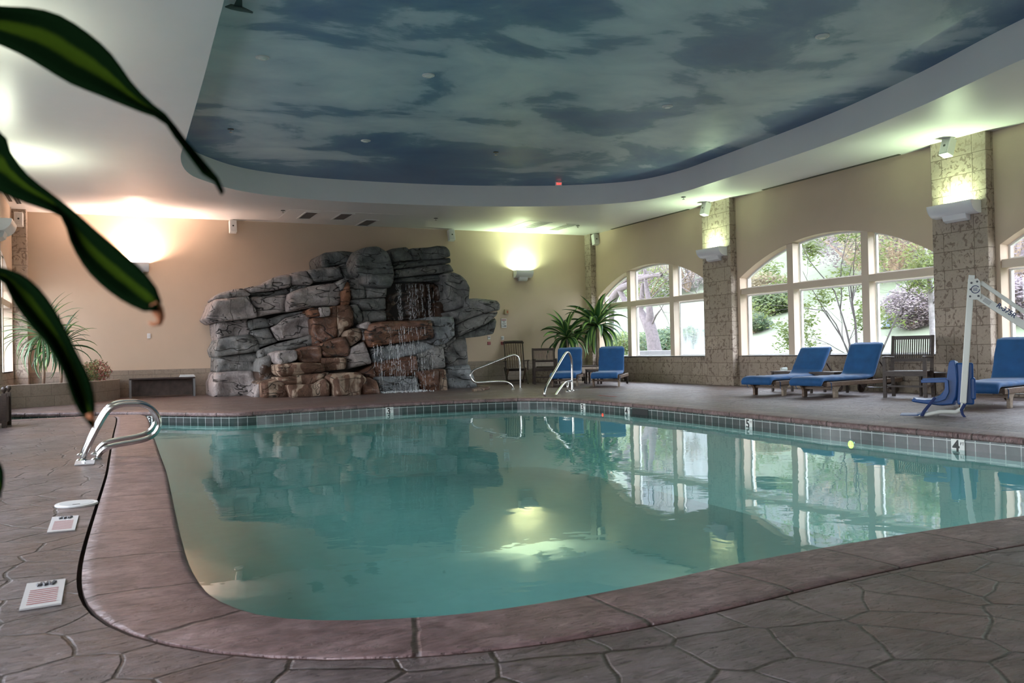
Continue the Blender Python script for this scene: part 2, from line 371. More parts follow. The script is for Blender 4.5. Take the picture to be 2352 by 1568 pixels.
def wall_with_windows(name, x0, x1, wins):
    m = MB(); loops = [[(YB, SILL), (YF+.3, SILL), (YF+.3, ZC+.1), (YB, ZC+.1)]]; openings = []
    for c in wins:
        a = arch(c); openings.append([(c-HALF, SILL+.001)]+[(c+HALF, SILL+.001)]+a)
    for x in (x0, x1): cdt_mesh(m, loops+openings, lambda p, x=x: (x, p[0], p[1]), 1)
    for L in openings:
        n = len(L)
        for i in range(n):
            a, b2 = L[i], L[(i+1) % n]; m.add([(x0, *a), (x1, *a), (x1, *b2), (x0, *b2)], [(0, 1, 2, 3)])
    o = m.build(name, M_wall, fix=False); st(o); return o
wall_with_windows('wall_right', XW, XW+.32, WINC)
wall_with_windows('wall_left', XL, XL-.32, WINC)
st(MB().box(XW, XW+.32, YB, YF, 0, SILL).build('wall_right_base', M_stone2, boxuv=True))
st(MB().box(XL-.32, XL, YB, YF, 0, SILL).build('wall_left_base', M_stone2, boxuv=True))
st(MB().box(XL-.3, XW+.3, YF, YF+.25, .62, ZC+.1).build('wall_far', M_wall))
st(MB().box(XL, XW, YF-.03, YF+.25, 0, .62).build('wall_far_base', M_stone3, boxuv=True))
st(MB().box(XL-.3, XW+.3, YB-.25, YB, 0, ZC+.1).build('wall_back', M_wall))
for i, (a, b_) in enumerate(PIL):
    st(MB().box(XP, XW+.01, a, b_, 0, ZC+.02).build('pillar_right', M_stone, boxuv=True, bevel=.012))
    st(MB().box(XL-.01, XL+.28, a, b_, 0, ZC+.02).build('pillar_left', M_stone, boxuv=True, bevel=.012))
# windows: timber grid, thin sash, glass
def window(idx, c, side, fogged=False):
    s = 1 if side > 0 else -1; xf = XW+.03 if s > 0 else XL-.03; xg = xf+s*.17
    o = st(MB().box(min(xf, xf+s*.16), max(xf, xf+s*.16), c-HALF, c+HALF, 2.005, 2.135).build('window_%d' % idx, M_trim))
    m = MB()
    for d in (-.97, .97):
        a = arch(c+0, 2); zc = SPR+RISE-ARC_R; top = zc+sqrt(ARC_R**2-d*d)
        m.box(min(xf-s*.004, xf+s*.164), max(xf-s*.004, xf+s*.164), c+d-.085, c+d+.085, SILL, top)
    m.build('window_mullion', M_trim, o)
    # sashes and panes
    cols = [(-HALF, -.97-.085), (-.97+.085, .97-.085), (.97+.085, HALF)]
    for ci, (a, b2) in enumerate(cols):
        for row in (0, 1):
            if row == 0: poly = [(c+a, SILL), (c+b2, SILL), (c+b2, 2.005), (c+a, 2.005)]
            else:
                zc = SPR+RISE-ARC_R; n = 8
                poly = [(c+a, 2.135), (c+b2, 2.135)]+[(c+b2-(b2-a)*i/n, zc+sqrt(ARC_R**2-min(HALF, abs(b2-(b2-a)*i/n))**2)) for i in range(n+1)]
            P = [Vector(p) for p in poly]; inn = []
            cc = sum(P, Vector((0, 0)))/len(P); n = len(P)
            for i in range(n):
                e1 = (P[i]-P[i-1]).normalized(); e2 = (P[(i+1) % n]-P[i]).normalized()
                n1 = Vector((-e1.y, e1.x)); n2 = Vector((-e2.y, e2.x)); k = n1+n2; k = k/max(.3, k.dot(n1)); inn.append(P[i]+k*.035)
            m = MB(); x0, x1 = xg, xg+s*.05
            for i in range(n):
                j = (i+1) % n; q = [P[i], P[j], inn[j], inn[i]]
                m.add([(x0, *p) for p in q]+[(x1, *p) for p in q], [(0, 1, 2, 3), (4, 5, 6, 7), (0, 1, 5, 4), (2, 3, 7, 6), (1, 2, 6, 5), (0, 3, 7, 4)])
            sa = m.build('sash', M_white, o)
            fog = fogged and row == 0 and ci == 0
            MB().add([(xg+s*.03, *p) for p in inn], [tuple(range(n))]).build('pane', M_fog if fog else M_glass, sa)
    # sill board
    MB().box(min(xf-s*.03, xg), max(xf-s*.03, xg), c-HALF, c+HALF, SILL-.015, SILL+.012).build('window_sill', M_white, o)
    return o
for i, c in enumerate(WINC): window(i+1, c, 1, fogged=(i == 3))
for i, c in enumerate(WINC): window(i+5, c, -1)
# daylight portals in the window openings (sampling aids for the sky light)
for s, x in ((1, XW+.30), (-1, XL-.30)):
    for c in WINC:
        L = bpy.data.lights.new('window_portal', 'AREA'); L.shape = 'RECTANGLE'; L.size = 5.0; L.size_y = 2.4; L.cycles.is_portal = True
        o = bpy.data.objects.new('window_portal', L); COL.objects.link(o); o.location = (x, c, 1.85); o.rotation_euler = (0, radians(90*s), 0); o.rotation_euler = (radians(90), 0, radians(90*s))
# ---------------------------------------------------------------- pool outline, deck, coping, water
POOL = [(.321, 3.49), (.302, 3.93), (.314, 4.59), (.343, 5.49), (.40, 7.2), (.425, 8.6), (.47, 11.0), (.526, 13.6), (.50, 14.6), (.25, 14.95), (-.6, 15.05), (-1.76, 15.2),
        (-1.76, 16.85), (-1.4, 16.72), (-.9, 16.45), (-.12, 16.05), (.7, 15.3), (1.50, 14.42), (1.95, 14.15), (2.92, 14.38), (4.5, 14.72), (6.14, 14.70), (7.05, 14.42), (7.40, 13.65),
        (7.52, 11.72), (7.45, 9.02), (7.34, 7.06), (7.33, 5.07), (7.2, 3.7), (6.5, 3.02), (5.4, 2.88), (4.116, 2.86), (3.06, 2.845), (2.336, 2.80), (1.826, 2.727), (1.44, 2.694), (1.084, 2.705),
        (.834, 2.77), (.64, 2.86), (.504, 2.97), (.424, 3.09), (.358, 3.27)]
PO = resample(crom([Vector(p) for p in POOL], 8), .12)
# orientation: make clockwise so that offset(+) points outward
ar = sum(PO[i-1].x*PO[i].y-PO[i].x*PO[i-1].y for i in range(len(PO)))
if ar < 0: PO.reverse()
OUT = offset(PO, .43)
OUT = [Vector((max(p.x, XL+.02), p.y)) for p in OUT]
# smooth the offset so it never folds
for _ in range(6):
    OUT = [(OUT[i-1]+OUT[i]*2+OUT[(i+1) % len(OUT)])/4 for i in range(len(OUT))]
arc = [0]
for i in range(1, len(PO)+1): arc.append(arc[-1]+(PO[i % len(PO)]-PO[i-1]).length)
def strip(name, rows, mat, vs=None, smooth=True, kind=True):
    # rows: list of (loop of 2d points, z); closed strips with u = arc length
    m = MB(); n = len(PO); m.uv = []
    acc = 0
    for k, (L, z) in enumerate(rows):
        if k: acc += abs(rows[k][1]-rows[k-1][1]) + (rows[k][0][0]-rows[k-1][0][0]).length
        for i in range(n+1):
            p = L[i % n]; m.v.append((p.x, p.y, z)); m.uv.append((arc[i], (z if vs == 'z' else acc)))
    w = n+1
    for k in range(len(rows)-1):
        for i in range(n): m.f.append((k*w+i, k*w+i+1, (k+1)*w+i+1, (k+1)*w+i))
    o = m.build(name, mat, smooth=smooth, fix=True)
    return st(o) if kind else o
gap = offset(PO, .411); 
for _ in range(6): gap = [(gap[i-1]+gap[i]*2+gap[(i+1) % len(gap)])/4 for i in range(len(gap))]
gap = [Vector((max(p.x, XL+.01), p.y)) for p in gap]
strip('pool_coping', [(offset(PO, .04), -.066), (offset(PO, .006), -.064), (offset(PO, 0), -.05), (offset(PO, -.002), -.02), (offset(PO, .012), -.004), (offset(PO, .03), .001), (offset(PO, .2), .005), (offset(PO, .36), .005), (gap, .002), (gap, -.004)], M_cop)
strip('pool_tile_band', [(offset(PO, .03), -.06), (offset(PO, .03), -.217)], M_tile, 'z', False)
strip('pool_basin_wall', [(offset(PO, .03), -.217), (offset(PO, .03), -1.0), (offset(PO, -.15), -1.25)], M_plaster)
bs = MB(); cdt_mesh(bs, [[(p.x, p.y) for p in offset(PO, -.14)]], lambda p: (p[0], p[1], -1.25), 0); st(bs.build('pool_basin_floor', M_plaster))
# deck surface with the pool cut out
dk = MB(); cdt_mesh(dk, [[(XL, YB), (XW, YB), (XW, YF), (XL, YF)], [(p.x, p.y) for p in OUT]], lambda p: (p[0], p[1], 0), 0)
st(dk.build('floor', M_deck))
strip('trim_joint', [(OUT, 0), (OUT, -.035), (gap, -.035), (gap, -.003)], simple('joint dirt', (.04, .02, .012), .9), None, False)
wt = MB(); cdt_mesh(wt, [[(p.x, p.y) for p in offset(PO, .029)]], lambda p: (p[0], p[1], -.17), 0)
tag(wt.build('pool_water', M_water), 'teal reflective water filling the indoor pool', 'water', kind='stuff')
# ---------------------------------------------------------------- ceiling with the sky mural recess
REC = [(1.025, 8.34), (1.08, 11.0), (1.117, 13.62), (1.139, 15.195), (1.329, 16.334), (1.689, 17.037), (2.526, 18.013-.1), (3.824, 18.36), (5.715, 18.38), (7.676, 18.1), (9.5, 17.45), (10.72, 16.5),
       (11.08, 15.3), (11.05, 14.0), (10.80, 10.9), (10.37, 8.667), (9.8, 6.7), (9.4, 4.5), (9.2, 2.0), (8.7, -.8), (7.0, -2.2), (4.0, -2.5), (2.0, -1.6), (1.0, .6), (.95, 4.0)]
RO = resample(crom([Vector(p) for p in REC], 8), .2)
cm = MB(); cdt_mesh(cm, [[(XL-.3, YB-.2), (XW+.3, YB-.2), (XW+.3, YF+.2), (XL-.3, YF+.2)], [(p.x, p.y) for p in RO]], lambda p: (p[0], p[1], ZC), 0)
n = len(RO)
st(cm.build('ceiling', M_ceil))
fm = MB(); fm.add([(p.x, p.y, ZC) for p in RO]+[(p.x, p.y, ZR+.02) for p in RO], [(i, (i+1) % n, (i+1) % n+n, i+n) for i in range(n)])
st(fm.build('ceiling_fascia', M_ceil, smooth=True))
mm = MB(); cdt_mesh(mm, [[(p.x, p.y) for p in RO]], lambda p: (p[0], p[1], ZR), 0)
st(mm.build('ceiling_mural', M_mural))
st(MB().box(XL-.4, XW+.4, YB-.3, YF+.3, ZR+.08, ZR+.28).build('roof', M_white))
# dark slot along the window wall
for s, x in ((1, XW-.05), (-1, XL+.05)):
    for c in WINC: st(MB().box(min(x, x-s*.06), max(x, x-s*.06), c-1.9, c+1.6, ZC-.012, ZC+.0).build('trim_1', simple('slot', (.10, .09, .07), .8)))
# ---------------------------------------------------------------- wall sconces (bowl, back plate, lamp)
M_scon = simple('sconce enamel', (.85, .85, .85), .3)
def sconce(loc, rz, label, col, power, wide=.5):
    t = thing('wall_sconce', loc, label, 'wall light', 'half-round uplight sconces on the walls', rz)
    # local frame: wall behind at y=0, room side is -y
    m = MB(); n = 16; hw = wide/2; D = .24; H = .20; out = []; inn = []
    for k in range(n+1):
        a = pi/2*k/n; out.append((-D*cos(a), -H*sin(a))); 
    P = [(-D, .0)] + [(-D*cos(pi/2*k/n)**.8, -H*sin(pi/2*k/n)) for k in range(n)] + [(0, -H)]
    # shell as open trough: outer and inner skin
    def sk(P, s): return [(y*s, z*s) for y, z in P]
    outer = P; inner = sk(P, .93)
    vs = []; fs = []
    for x in (-hw, hw):
        for q in (outer, inner): vs += [(x, y, z) for y, z in q]
    L = len(P)
    for i in range(L-1):
        fs += [(i, i+1, 2*L+i+1, 2*L+i), (L+i, 3*L+i, 3*L+i+1, L+i+1)]
    fs += [(0, 2*L, 3*L, L)]
    m.add(vs, fs); m.build('shade', M_scon, t, smooth=False, angle=35)
    for s in (-1, 1):
        m = MB(); m.prism([(0, .0)]+[(y, z) for y, z in P], s*hw-.006, s*hw+.006, lambda u, v, w: (w, u, v)); m.build('end_cap', M_scon, t)
    MB().prism([(0, -H+.03), (-.13, -H+.04), (-.10, -H-.06), (-.04, -H-.09), (0, -H-.09)], -wide*.27, wide*.27, lambda u, v, w: (w, u, v)).build('ballast_cover', M_scon, t, bevel=.01)
    MB().box(-hw*.9, hw*.9, -.012, 0, -H, .0).build('back_plate', M_scon, t)
    la = MB(); la.tube([(-.09, -.10, -.09), (.09, -.10, -.09)], .014, 8)
    la.build('lamp', simple('lamp glow', (1, 1, 1), .4, emit=col, estr=18), t)
    L_ = bpy.data.lights.new('sconce_light', 'AREA'); L_.shape = 'RECTANGLE'; L_.size = .26; L_.size_y = .10; L_.energy = power; L_.color = col; L_.spread = radians(165)
    lo = bpy.data.objects.new('sconce_light', L_); COL.objects.link(lo); lo.parent = t; lo.location = (0, -.105, -.07); lo.rotation_euler = (pi, 0, 0)
    return t
GREEN = (.74, 1.0, .60); WARM = (1.0, .70, .56); PALE = (.92, 1.0, .78)
sconce((10.48, YF, 3.10), 0, 'grey half-round uplight on the far wall right of the rock waterfall, glowing greenish', GREEN, 85)
sconce((.64, YF, 3.08), 0, 'grey half-round uplight on the far wall left of the rocks, glowing pinkish white', WARM, 230)
sconce((XP, 15.85, 3.09), -pi/2, 'grey half-round uplight on the stone pillar between the two nearest full arched windows', GREEN, 34, .8)
sconce((XP, 9.66, 3.09), -pi/2, 'grey half-round uplight on the big stone pillar behind the pool lift', GREEN, 34, .8)
sconce((XL+.28, 15.85, 3.09), pi/2, 'pale half-round uplight at the left edge on the left wall pillar', PALE, 38, .8)
sconce((XL+.28, 9.66, 3.09), pi/2, 'half-round uplight on a left wall pillar outside the view', PALE, 26, .8)
sconce((XP, 3.5, 3.09), -pi/2, 'half-round uplight on the nearest right wall pillar outside the view', GREEN, 22, .8)
# ---------------------------------------------------------------- rock waterfall
def rock_mat(name, cols, stripe=None, rough=.75, wet=0):
    m, t, b, o = nt(name); v = coords(t)
    n = noisen(t, v, 2.6, 6, .62, .4); n2 = noisen(t, v, 17, 5, .65)
    c = ramp(t, n, [(.28, cols[0]), (.5, cols[1]), (.74, cols[2])])
    cv = coords(t, 'Object', (.7, .7, 2.3), rot=(0, .06, 0)); cn = noisen(t, cv, 1.25, 3, .5, .5)
    crack = ramp(t, mathn(t, 'ABSOLUTE', mathn(t, 'SUBTRACT', cn, .5)), [(.002, 0), (.012, 1)])
    cv2 = coords(t, 'Object', (2.2, 2.2, .8)); cn2 = noisen(t, cv2, .9, 2, .5, .4)
    crack = mathn(t, 'MINIMUM', crack, ramp(t, mathn(t, 'ABSOLUTE', mathn(t, 'SUBTRACT', cn2, .5)), [(.001, .2), (.006, 1)]))
    c = mixc(t, crack, (.025, .022, .02), c)
    if stripe:
        vs = coords(t, 'Object', (2.6, 2.6, .35)); s = noisen(t, vs, 1.5, 3, .5, .5)
        c = mixc(t, ramp(t, s, [(.47, 0), (.53, 1)]), c, mixc(t, n2, stripe, tuple(x*1.5 for x in stripe)))
    c = mixc(t, .8, c, ramp(t, n2, [(.25, (.62, .62, .62)), (.7, (1.15, 1.15, 1.15))]), 'MULTIPLY')
    t.links.new(c, b.inputs['Base Color']); b.inputs['Roughness'].default_value = rough; b.inputs['Coat Weight'].default_value = wet; b.inputs['Coat Roughness'].default_value = .25
    bump(t, b, mathn(t, 'ADD', mathn(t, 'ADD', n, mathn(t, 'MULTIPLY', n2, .5)), mathn(t, 'MULTIPLY', crack, .6)), .9, .05); return m
RM = {'g': rock_mat('grey rock', [(.09, .092, .092), (.20, .197, .19), (.34, .33, .315)]),
      'd': rock_mat('dark grey rock', [(.06, .066, .064), (.125, .132, .128), (.22, .225, .215)]),
      'l': rock_mat('pale lilac grey rock', [(.19, .165, .16), (.35, .305, .295), (.52, .46, .44)]),
      'b': rock_mat('blue grey wet rock', [(.10, .115, .125), (.20, .215, .225), (.33, .345, .36)], wet=.3),
      'r': rock_mat('rust stained rock', [(.06, .028, .018), (.15, .068, .040), (.27, .135, .08)], rough=.55, wet=.25),
      'o': rock_mat('orange stained rock', [(.13, .055, .03), (.24, .10, .05), (.33, .17, .10)]),
      't': rock_mat('tan rock with rust streaks', [(.20, .14, .10), (.34, .25, .18), (.48, .37, .28)], stripe=(.10, .05, .03)),
      'k': rock_mat('dark wet rust rock', [(.03, .018, .012), (.065, .035, .022), (.12, .06, .035)], rough=.35, wet=.5)}
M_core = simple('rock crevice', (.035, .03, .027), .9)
ROCKS = [ # material, front Y, traced outline (crop units: px = 460 + u/3.36, 540 + v/3.36)
 ('l', 20.35, [(100,1240),(95,1150),(130,1060),(270,1050),(400,1045),(430,1100),(452,1160),(440,1200),(405,1240)]),
 ('g', 20.45, [(130,1058),(135,930),(250,922),(400,903),(455,878),(460,1000),(445,1100),(400,1043),(270,1048)]),
 ('g', 20.2, [(110,880),(130,850),(150,800),(250,780),(380,765),(440,810),(458,850),(452,890),(360,908),(240,920),(130,940)]),
 ('l', 20.5, [(120,680),(130,655),(360,640),(370,700),(392,760),(300,775),(160,795),(145,840),(125,750)]),
 ('l', 20.05, [(50,640),(75,590),(95,540),(110,497),(380,472),(390,520),(430,570),(437,632),(350,642),(120,668),(105,675),(80,655)]),
 ('l', 20.2, [(110,490),(140,450),(250,420),(330,410),(345,430),(385,453),(380,465),(240,483)]),
 ('l', 20.3, [(340,408),(380,400),(480,380),(560,330),(600,315),(680,300),(700,320),(692,400),(560,423),(400,443)]),
 ('g', 20.5, [(385,452),(560,437),(690,405),(685,432),(662,452),(520,467),(385,473)]),
 ('l', 20.3, [(387,480),(540,472),(663,458),(660,520),(655,590),(560,603),(442,628),(437,575),(395,520)]),
 ('g', 20.4, [(370,660),(440,642),(512,642),(532,680),(537,708),(440,718),(390,732),(375,700)]),
 ('g', 20.4, [(525,648),(640,612),(820,580),(835,583),(660,636),(600,686),(548,697)]),
 ('l', 20.2, [(552,712),(600,692),(662,640),(838,592),(860,650),(880,720),(885,758),(760,788),(607,812),(580,770)]),
 ('g', 20.3, [(392,740),(530,716),(560,780),(598,818),(500,850),(452,868),(440,820),(402,770)]),
 ('g', 20.0, [(455,888),(600,838),(760,798),(870,765),(890,840),(800,868),(640,898),(560,918),(462,948)]),
 ('l', 20.35, [(690,300),(720,290),(820,270),(850,320),(872,350),(858,380),(702,383)]),
 ('g', 20.3, [(832,268),(960,250),(1070,240),(1085,290),(1108,333),(980,350),(882,355),(855,310)]),
 ('l', 20.1, [(682,458),(720,432),(780,412),(860,392),(1040,367),(1088,420),(1090,510),(1060,540),(900,545),(850,560),(700,588),(672,588),(667,530)]),
 ('g', 20.4, [(702,390),(858,388),(778,408),(704,446)]),
 ('d', 20.4, [(935,160),(960,135),(1060,125),(1110,122),(1212,135),(1205,193),(1080,223),(960,247),(940,220)]),
 ('d', 20.35, [(1077,242),(1084,228),(1198,203),(1195,270),(1240,300),(1120,333),(1100,300)]),
 ('d', 19.55, [(1213,150),(1240,108),(1290,92),(1375,86),(1420,110),(1452,135),(1478,200),(1497,290),(1492,345),(1462,402),(1405,400),(1335,388),(1282,368),(1272,318),(1215,288),(1193,262),(1197,200)]),
 ('d', 20.2, [(1450,125),(1480,105),(1600,90),(1630,130),(1643,188),(1490,203),(1460,160)]),
 ('d', 20.15, [(1634,100),(1760,95),(1830,82),(1890,85),(1925,115),(1927,165),(1780,183),(1652,188)]),
 ('d', 20.3, [(1490,213),(1640,198),(1760,193),(1925,173),(1927,213),(1700,237),(1500,262)]),
 ('g', 20.2, [(1497,272),(1700,243),(1925,222),(1955,280),(1800,298),(1500,328)]),
 ('d', 20.3, [(1500,335),(1800,305),(1885,295),(1890,352),(1500,362)]),
 ('g', 19.9, [(1875,300),(1960,285),(2020,310),(2060,350),(2080,410),(2072,480),(2060,545),(1990,570),(1930,580),(1915,490),(1895,350)]),
 ('g', 19.6, [(2062,492),(2140,488),(2290,505),(2315,540),(2310,578),(2200,598),(2060,645),(1972,688),(1965,625),(1940,590),(2000,575),(2060,552)]),
 ('g', 19.55, [(1972,700),(2060,655),(2200,607),(2302,588),(2290,620),(2200,688),(2060,748),(1982,788),(1972,760)]),
 ('d', 19.75, [(1990,795),(2062,757),(2200,697),(2278,640),(2282,690),(2262,760),(2160,780),(2050,792)]),
 ('k', 20.75, [(1425,365),(1885,352),(1935,580),(1965,640),(1420,665)]),
 ('k', 20.55, [(1790,380),(1885,382),(1900,500),(1825,502)]),
 ('k', 20.4, [(1800,520),(1900,515),(1930,585),(1965,640),(1840,640)]),
 ('g', 20.15, [(1110,330),(1250,325),(1268,370),(1280,478),(1170,490),(1150,400)]),
 ('g', 20.1, [(1275,372),(1330,385),(1440,402),(1430,478),(1292,480)]),
 ('g', 20.1, [(1165,497),(1430,483),(1430,572),(1252,578),(1220,560),(1210,530),(1162,522)]),
 ('g', 20.0, [(1247,588),(1430,580),(1430,660),(1330,663),(1252,688),(1262,640)]),
 ('o', 20.0, [(1095,540),(1092,440),(1130,360),(1150,370),(1162,480),(1150,530)]),
 ('g', 20.05, [(1050,372),(1105,335),(1130,360),(1092,430)]),
 ('g', 19.9, [(1165,540),(1212,535),(1245,590),(1255,650),(1232,688),(1190,705),(1185,600)]),
 ('o', 19.6, [(840,582),(870,560),(918,560),(925,620),(870,625),(850,610)]),
 ('l', 19.5, [(920,557),(1003,555),(1005,618),(938,628)]),
 ('r', 19.65, [(1010,552),(1060,545),(1065,600),(1060,788),(942,828),(900,800),(880,740),(867,640),(935,632),(1008,622)]),
 ('t', 19.6, [(1066,545),(1160,537),(1182,600),(1178,700),(1112,745),(1064,785)]),
 ('r', 19.7, [(880,780),(940,832),(930,850),(885,848)]),
 ('l', 19.25, [(1245,690),(1300,665),(1328,685),(1310,718),(1257,725)]),
 ('t', 19.35, [(1125,740),(1190,718),(1243,720),(1253,790),(1162,858),(1132,810),(1112,770)]),
 ('r', 19.1, [(1320,685),(1400,665),(1780,655),(1788,690),(1800,790),(1700,808),(1500,833),(1312,858),(1292,800),(1285,750),(1310,722)]),
 ('o', 19.15, [(1285,735),(1308,722),(1330,690),(1400,690),(1400,850),(1312,862),(1290,805)]),
 ('b', 19.2, [(1787,630),(1960,630),(1967,768),(1900,830),(1830,850),(1808,790)]),
 ('l', 19.3, [(1256,730),(1282,735),(1288,820),(1262,800)]),
 ('r', 19.2, [(942,840),(1060,795),(1118,782),(1150,850),(1158,880),(1148,930),(960,938),(932,920)]),
 ('l', 19.2, [(1162,878),(1268,822),(1300,900),(1322,988),(1132,1030),(1122,965),(1155,930)]),
 ('r', 19.1, [(770,892),(840,862),(928,850),(935,900),(945,980),(802,988),(760,960)]),
 ('l', 18.85, [(590,912),(640,890),(738,885),(750,930),(745,963),(620,998),(590,970)]),
 ('t', 18.95, [(945,948),(1128,943),(1122,1030),(972,1045),(952,1000)]),
 ('t', 18.7, [(602,1000),(750,983),(950,990),(965,1050),(820,1068),(640,1093),(607,1060)]),
 ('t', 18.6, [(610,1100),(820,1075),(990,1058),(962,1098),(880,1148),(682,1152),(612,1120)]),
 ('k', 19.6, [(462,955),(585,918),(610,1120),(490,1145),(452,1100)]),
 ('g', 19.55, [(462,955),(560,925),(540,1100),(470,1120),(455,1040)]),
 ('t', 18.75, [(482,1142),(600,1112),(678,1160),(700,1244),(487,1248)]),
 ('t', 18.35, [(682,1158),(880,1150),(960,1102),(998,1150),(1003,1243),(712,1247)]),
 ('t', 18.3, [(972,1090),(1030,1070),(1230,1060),(1288,1110),(1240,1180),(1238,1237),(1022,1238),(1007,1150)]),
 ('r', 18.5, [(1252,1150),(1298,1092),(1370,1130),(1392,1212),(1252,1240)]),
 ('l', 19.2, [(415,1230),(455,1145),(478,1142),(482,1248),(450,1248)]),
 ('b', 19.35, [(1322,878),(1510,843),(1812,798),(1812,880),(1670,920),(1342,982)]),
 ('r', 19.25, [(1342,985),(1668,925),(1680,1088),(1352,1090)]),
 ('b', 18.95, [(1352,1095),(1668,1090),(1700,1212),(1402,1218),(1382,1150)]),
 ('g', 19.3, [(1672,925),(1830,855),(1880,862),(1890,1020),(1680,1050)]),
 ('r', 19.0, [(1682,1055),(1838,1035),(1860,1195),(1712,1212)]),
 ('t', 18.95, [(1836,1035),(1900,1040),(1905,1192),(1855,1195)]),
 ('r', 19.2, [(1290,1030),(1345,1000),(1352,1090),(1380,1140),(1300,1090),(1240,1055)]),
 ('g', 19.8, [(1885,870),(1980,800),(2055,790),(2065,940),(2062,998),(1900,1010)]),
 ('b', 19.7, [(1905,1015),(2082,1000),(2130,1140),(2142,1185),(1910,1190)]),
 ('g', 19.6, [(1820,850),(1900,835),(1968,778),(1978,800),(1890,868)]),
]
def inpoly(p, L):
    c = False; j = len(L)-1
    for i in range(len(L)):
        if (L[i][1] > p[1]) != (L[j][1] > p[1]) and p[0] < (L[j][0]-L[i][0])*(p[1]-L[i][1])/(L[j][1]-L[i][1])+L[i][0]: c = not c
        j = i
    return c
def segd(p, L):
    best = 9
    for i in range(len(L)):
        a = L[i-1]; b = L[i]; ab = b-a; t = max(0, min(1, (p-a).dot(ab)/max(1e-9, ab.length_squared))); best = min(best, (a+ab*t-p).length)
    return best
FALL = thing('rock_waterfall', (5.5, 20.5, 0), 'tall artificial rock wall of grey and rust boulders with a thin waterfall', 'rock waterfall')
def rock(mat, Y, poly, seed, dY=0, inset=-.014):
    L = []
    for u, v in poly:
        p = px(460+u/3.36, 540+v/3.36, 1, Y); z = p.z
        if v > 1180: z = -.03
        L.append(Vector((p.x, z)))
    a = sum(L[i-1].x*L[i].y-L[i].x*L[i-1].y for i in range(len(L)))
    if a < 0: L.reverse()
    B = resample(L, .055)
    # round the corners and shrink a little so cracks open between neighbours
    B = [(B[i-1]+B[i]*10+B[(i+1) % len(B)])/12 for i in range(len(B))]
    C0 = sum(B, Vector((0, 0)))/len(B)
    x0, x1 = min(p.x for p in B), max(p.x for p in B); z0, z1 = min(p.y for p in B), max(p.y for p in B)
    size = sqrt(abs(a)/2); s = .055
    pts = list(B); nb = len(B)
    nx = int((x1-x0)/s)+1; nz = int((z1-z0)/s)+1
    for i in range(nx):
        for j in range(nz):
            p = Vector((x0+(i+.5*(j % 2))*s, z0+j*s))
            if inpoly(p, B) and segd(p, B) > s*.45: pts.append(p)
    r = delaunay_2d_cdt(pts, [(i, (i+1) % nb) for i in range(nb)], [], 0, 1e-6)
    vs = []; R0 = min(.06, size*.25); A = min(.055, size*.15)
    sv = Vector((seed*3.7, seed*1.3, 0))
    for p in r[0]:
        d = segd(p, B); k = min(1, d/R0); h = A*(1-(1-k)**2.2)
        w = noise.noise(Vector((p.x*1.6, p.y*2.2, 0))+sv)*.20 + abs(noise.noise(Vector((p.x*1.6, p.y*5.5, 1))+sv))*.16 - max(0, .045-abs(noise.noise(Vector((p.x*1.1+2, p.y*3.6, 5))+sv)))*1.1 + noise.noise(Vector((p.x*7, p.y*8, 1))+sv)*.03 + noise.noise(Vector((p.x*13, p.y*15, 1))+sv)*.010
        tilt = (p.y-C0.y)*.10
        cx = p.x+(C0.x-p.x)*inset/max(size, .2)*1.2; cz = p.y+(C0.y-p.y)*inset/max(size, .2)*1.2 if p.y > .02 else p.y
        vs.append((cx, Y+A*.7-h-w*(.3+.7*k)+tilt, cz))
    m = MB(); fs = [f for f in r[2] if inpoly(sum((r[0][i] for i in f), Vector((0, 0)))/len(f), B)]
    m.add(vs, fs)
    cnt = {}
    for f in fs:
        for i in range(len(f)):
            e = (f[i], f[(i+1) % len(f)]); cnt[tuple(sorted(e))] = cnt.get(tuple(sorted(e)), 0)+1
    back = {}
    for e, c in cnt.items():
        if c == 1:
            for i in e:
                if i not in back:
                    x, y, z = vs[i]; back[i] = (len(m.v), len(m.v)+1)
                    m.v.append((x, min(21.7, y+.35), z)); m.v.append((x, 21.74, z))
            a_, b_ = e; m.f.append((a_, b_, back[b_][0], back[a_][0])); m.f.append((back[a_][0], back[b_][0], back[b_][1], back[a_][1]))
    o = m.build('boulder', RM[mat], FALL, smooth=True)
    o.location = -Vector(FALL.location)
    return o
for i, (mt, Y, poly) in enumerate(ROCKS): rock(mt, Y, poly, i)
# hidden mass behind the boulders, seen only as dark crevices
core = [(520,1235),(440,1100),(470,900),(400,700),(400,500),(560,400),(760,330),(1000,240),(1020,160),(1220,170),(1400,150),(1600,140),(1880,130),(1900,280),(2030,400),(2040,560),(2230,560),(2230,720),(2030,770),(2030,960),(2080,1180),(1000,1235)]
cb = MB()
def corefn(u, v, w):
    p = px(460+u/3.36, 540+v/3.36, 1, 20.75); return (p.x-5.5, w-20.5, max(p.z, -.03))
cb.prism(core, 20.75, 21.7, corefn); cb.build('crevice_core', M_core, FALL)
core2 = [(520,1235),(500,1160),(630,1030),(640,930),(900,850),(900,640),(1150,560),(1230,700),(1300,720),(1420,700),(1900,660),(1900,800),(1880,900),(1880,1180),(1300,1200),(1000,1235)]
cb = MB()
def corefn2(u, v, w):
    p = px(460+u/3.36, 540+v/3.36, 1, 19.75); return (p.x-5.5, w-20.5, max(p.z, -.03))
cb.prism(core2, 19.75, 21.5, corefn2); cb.build('crevice_core', M_core, FALL)
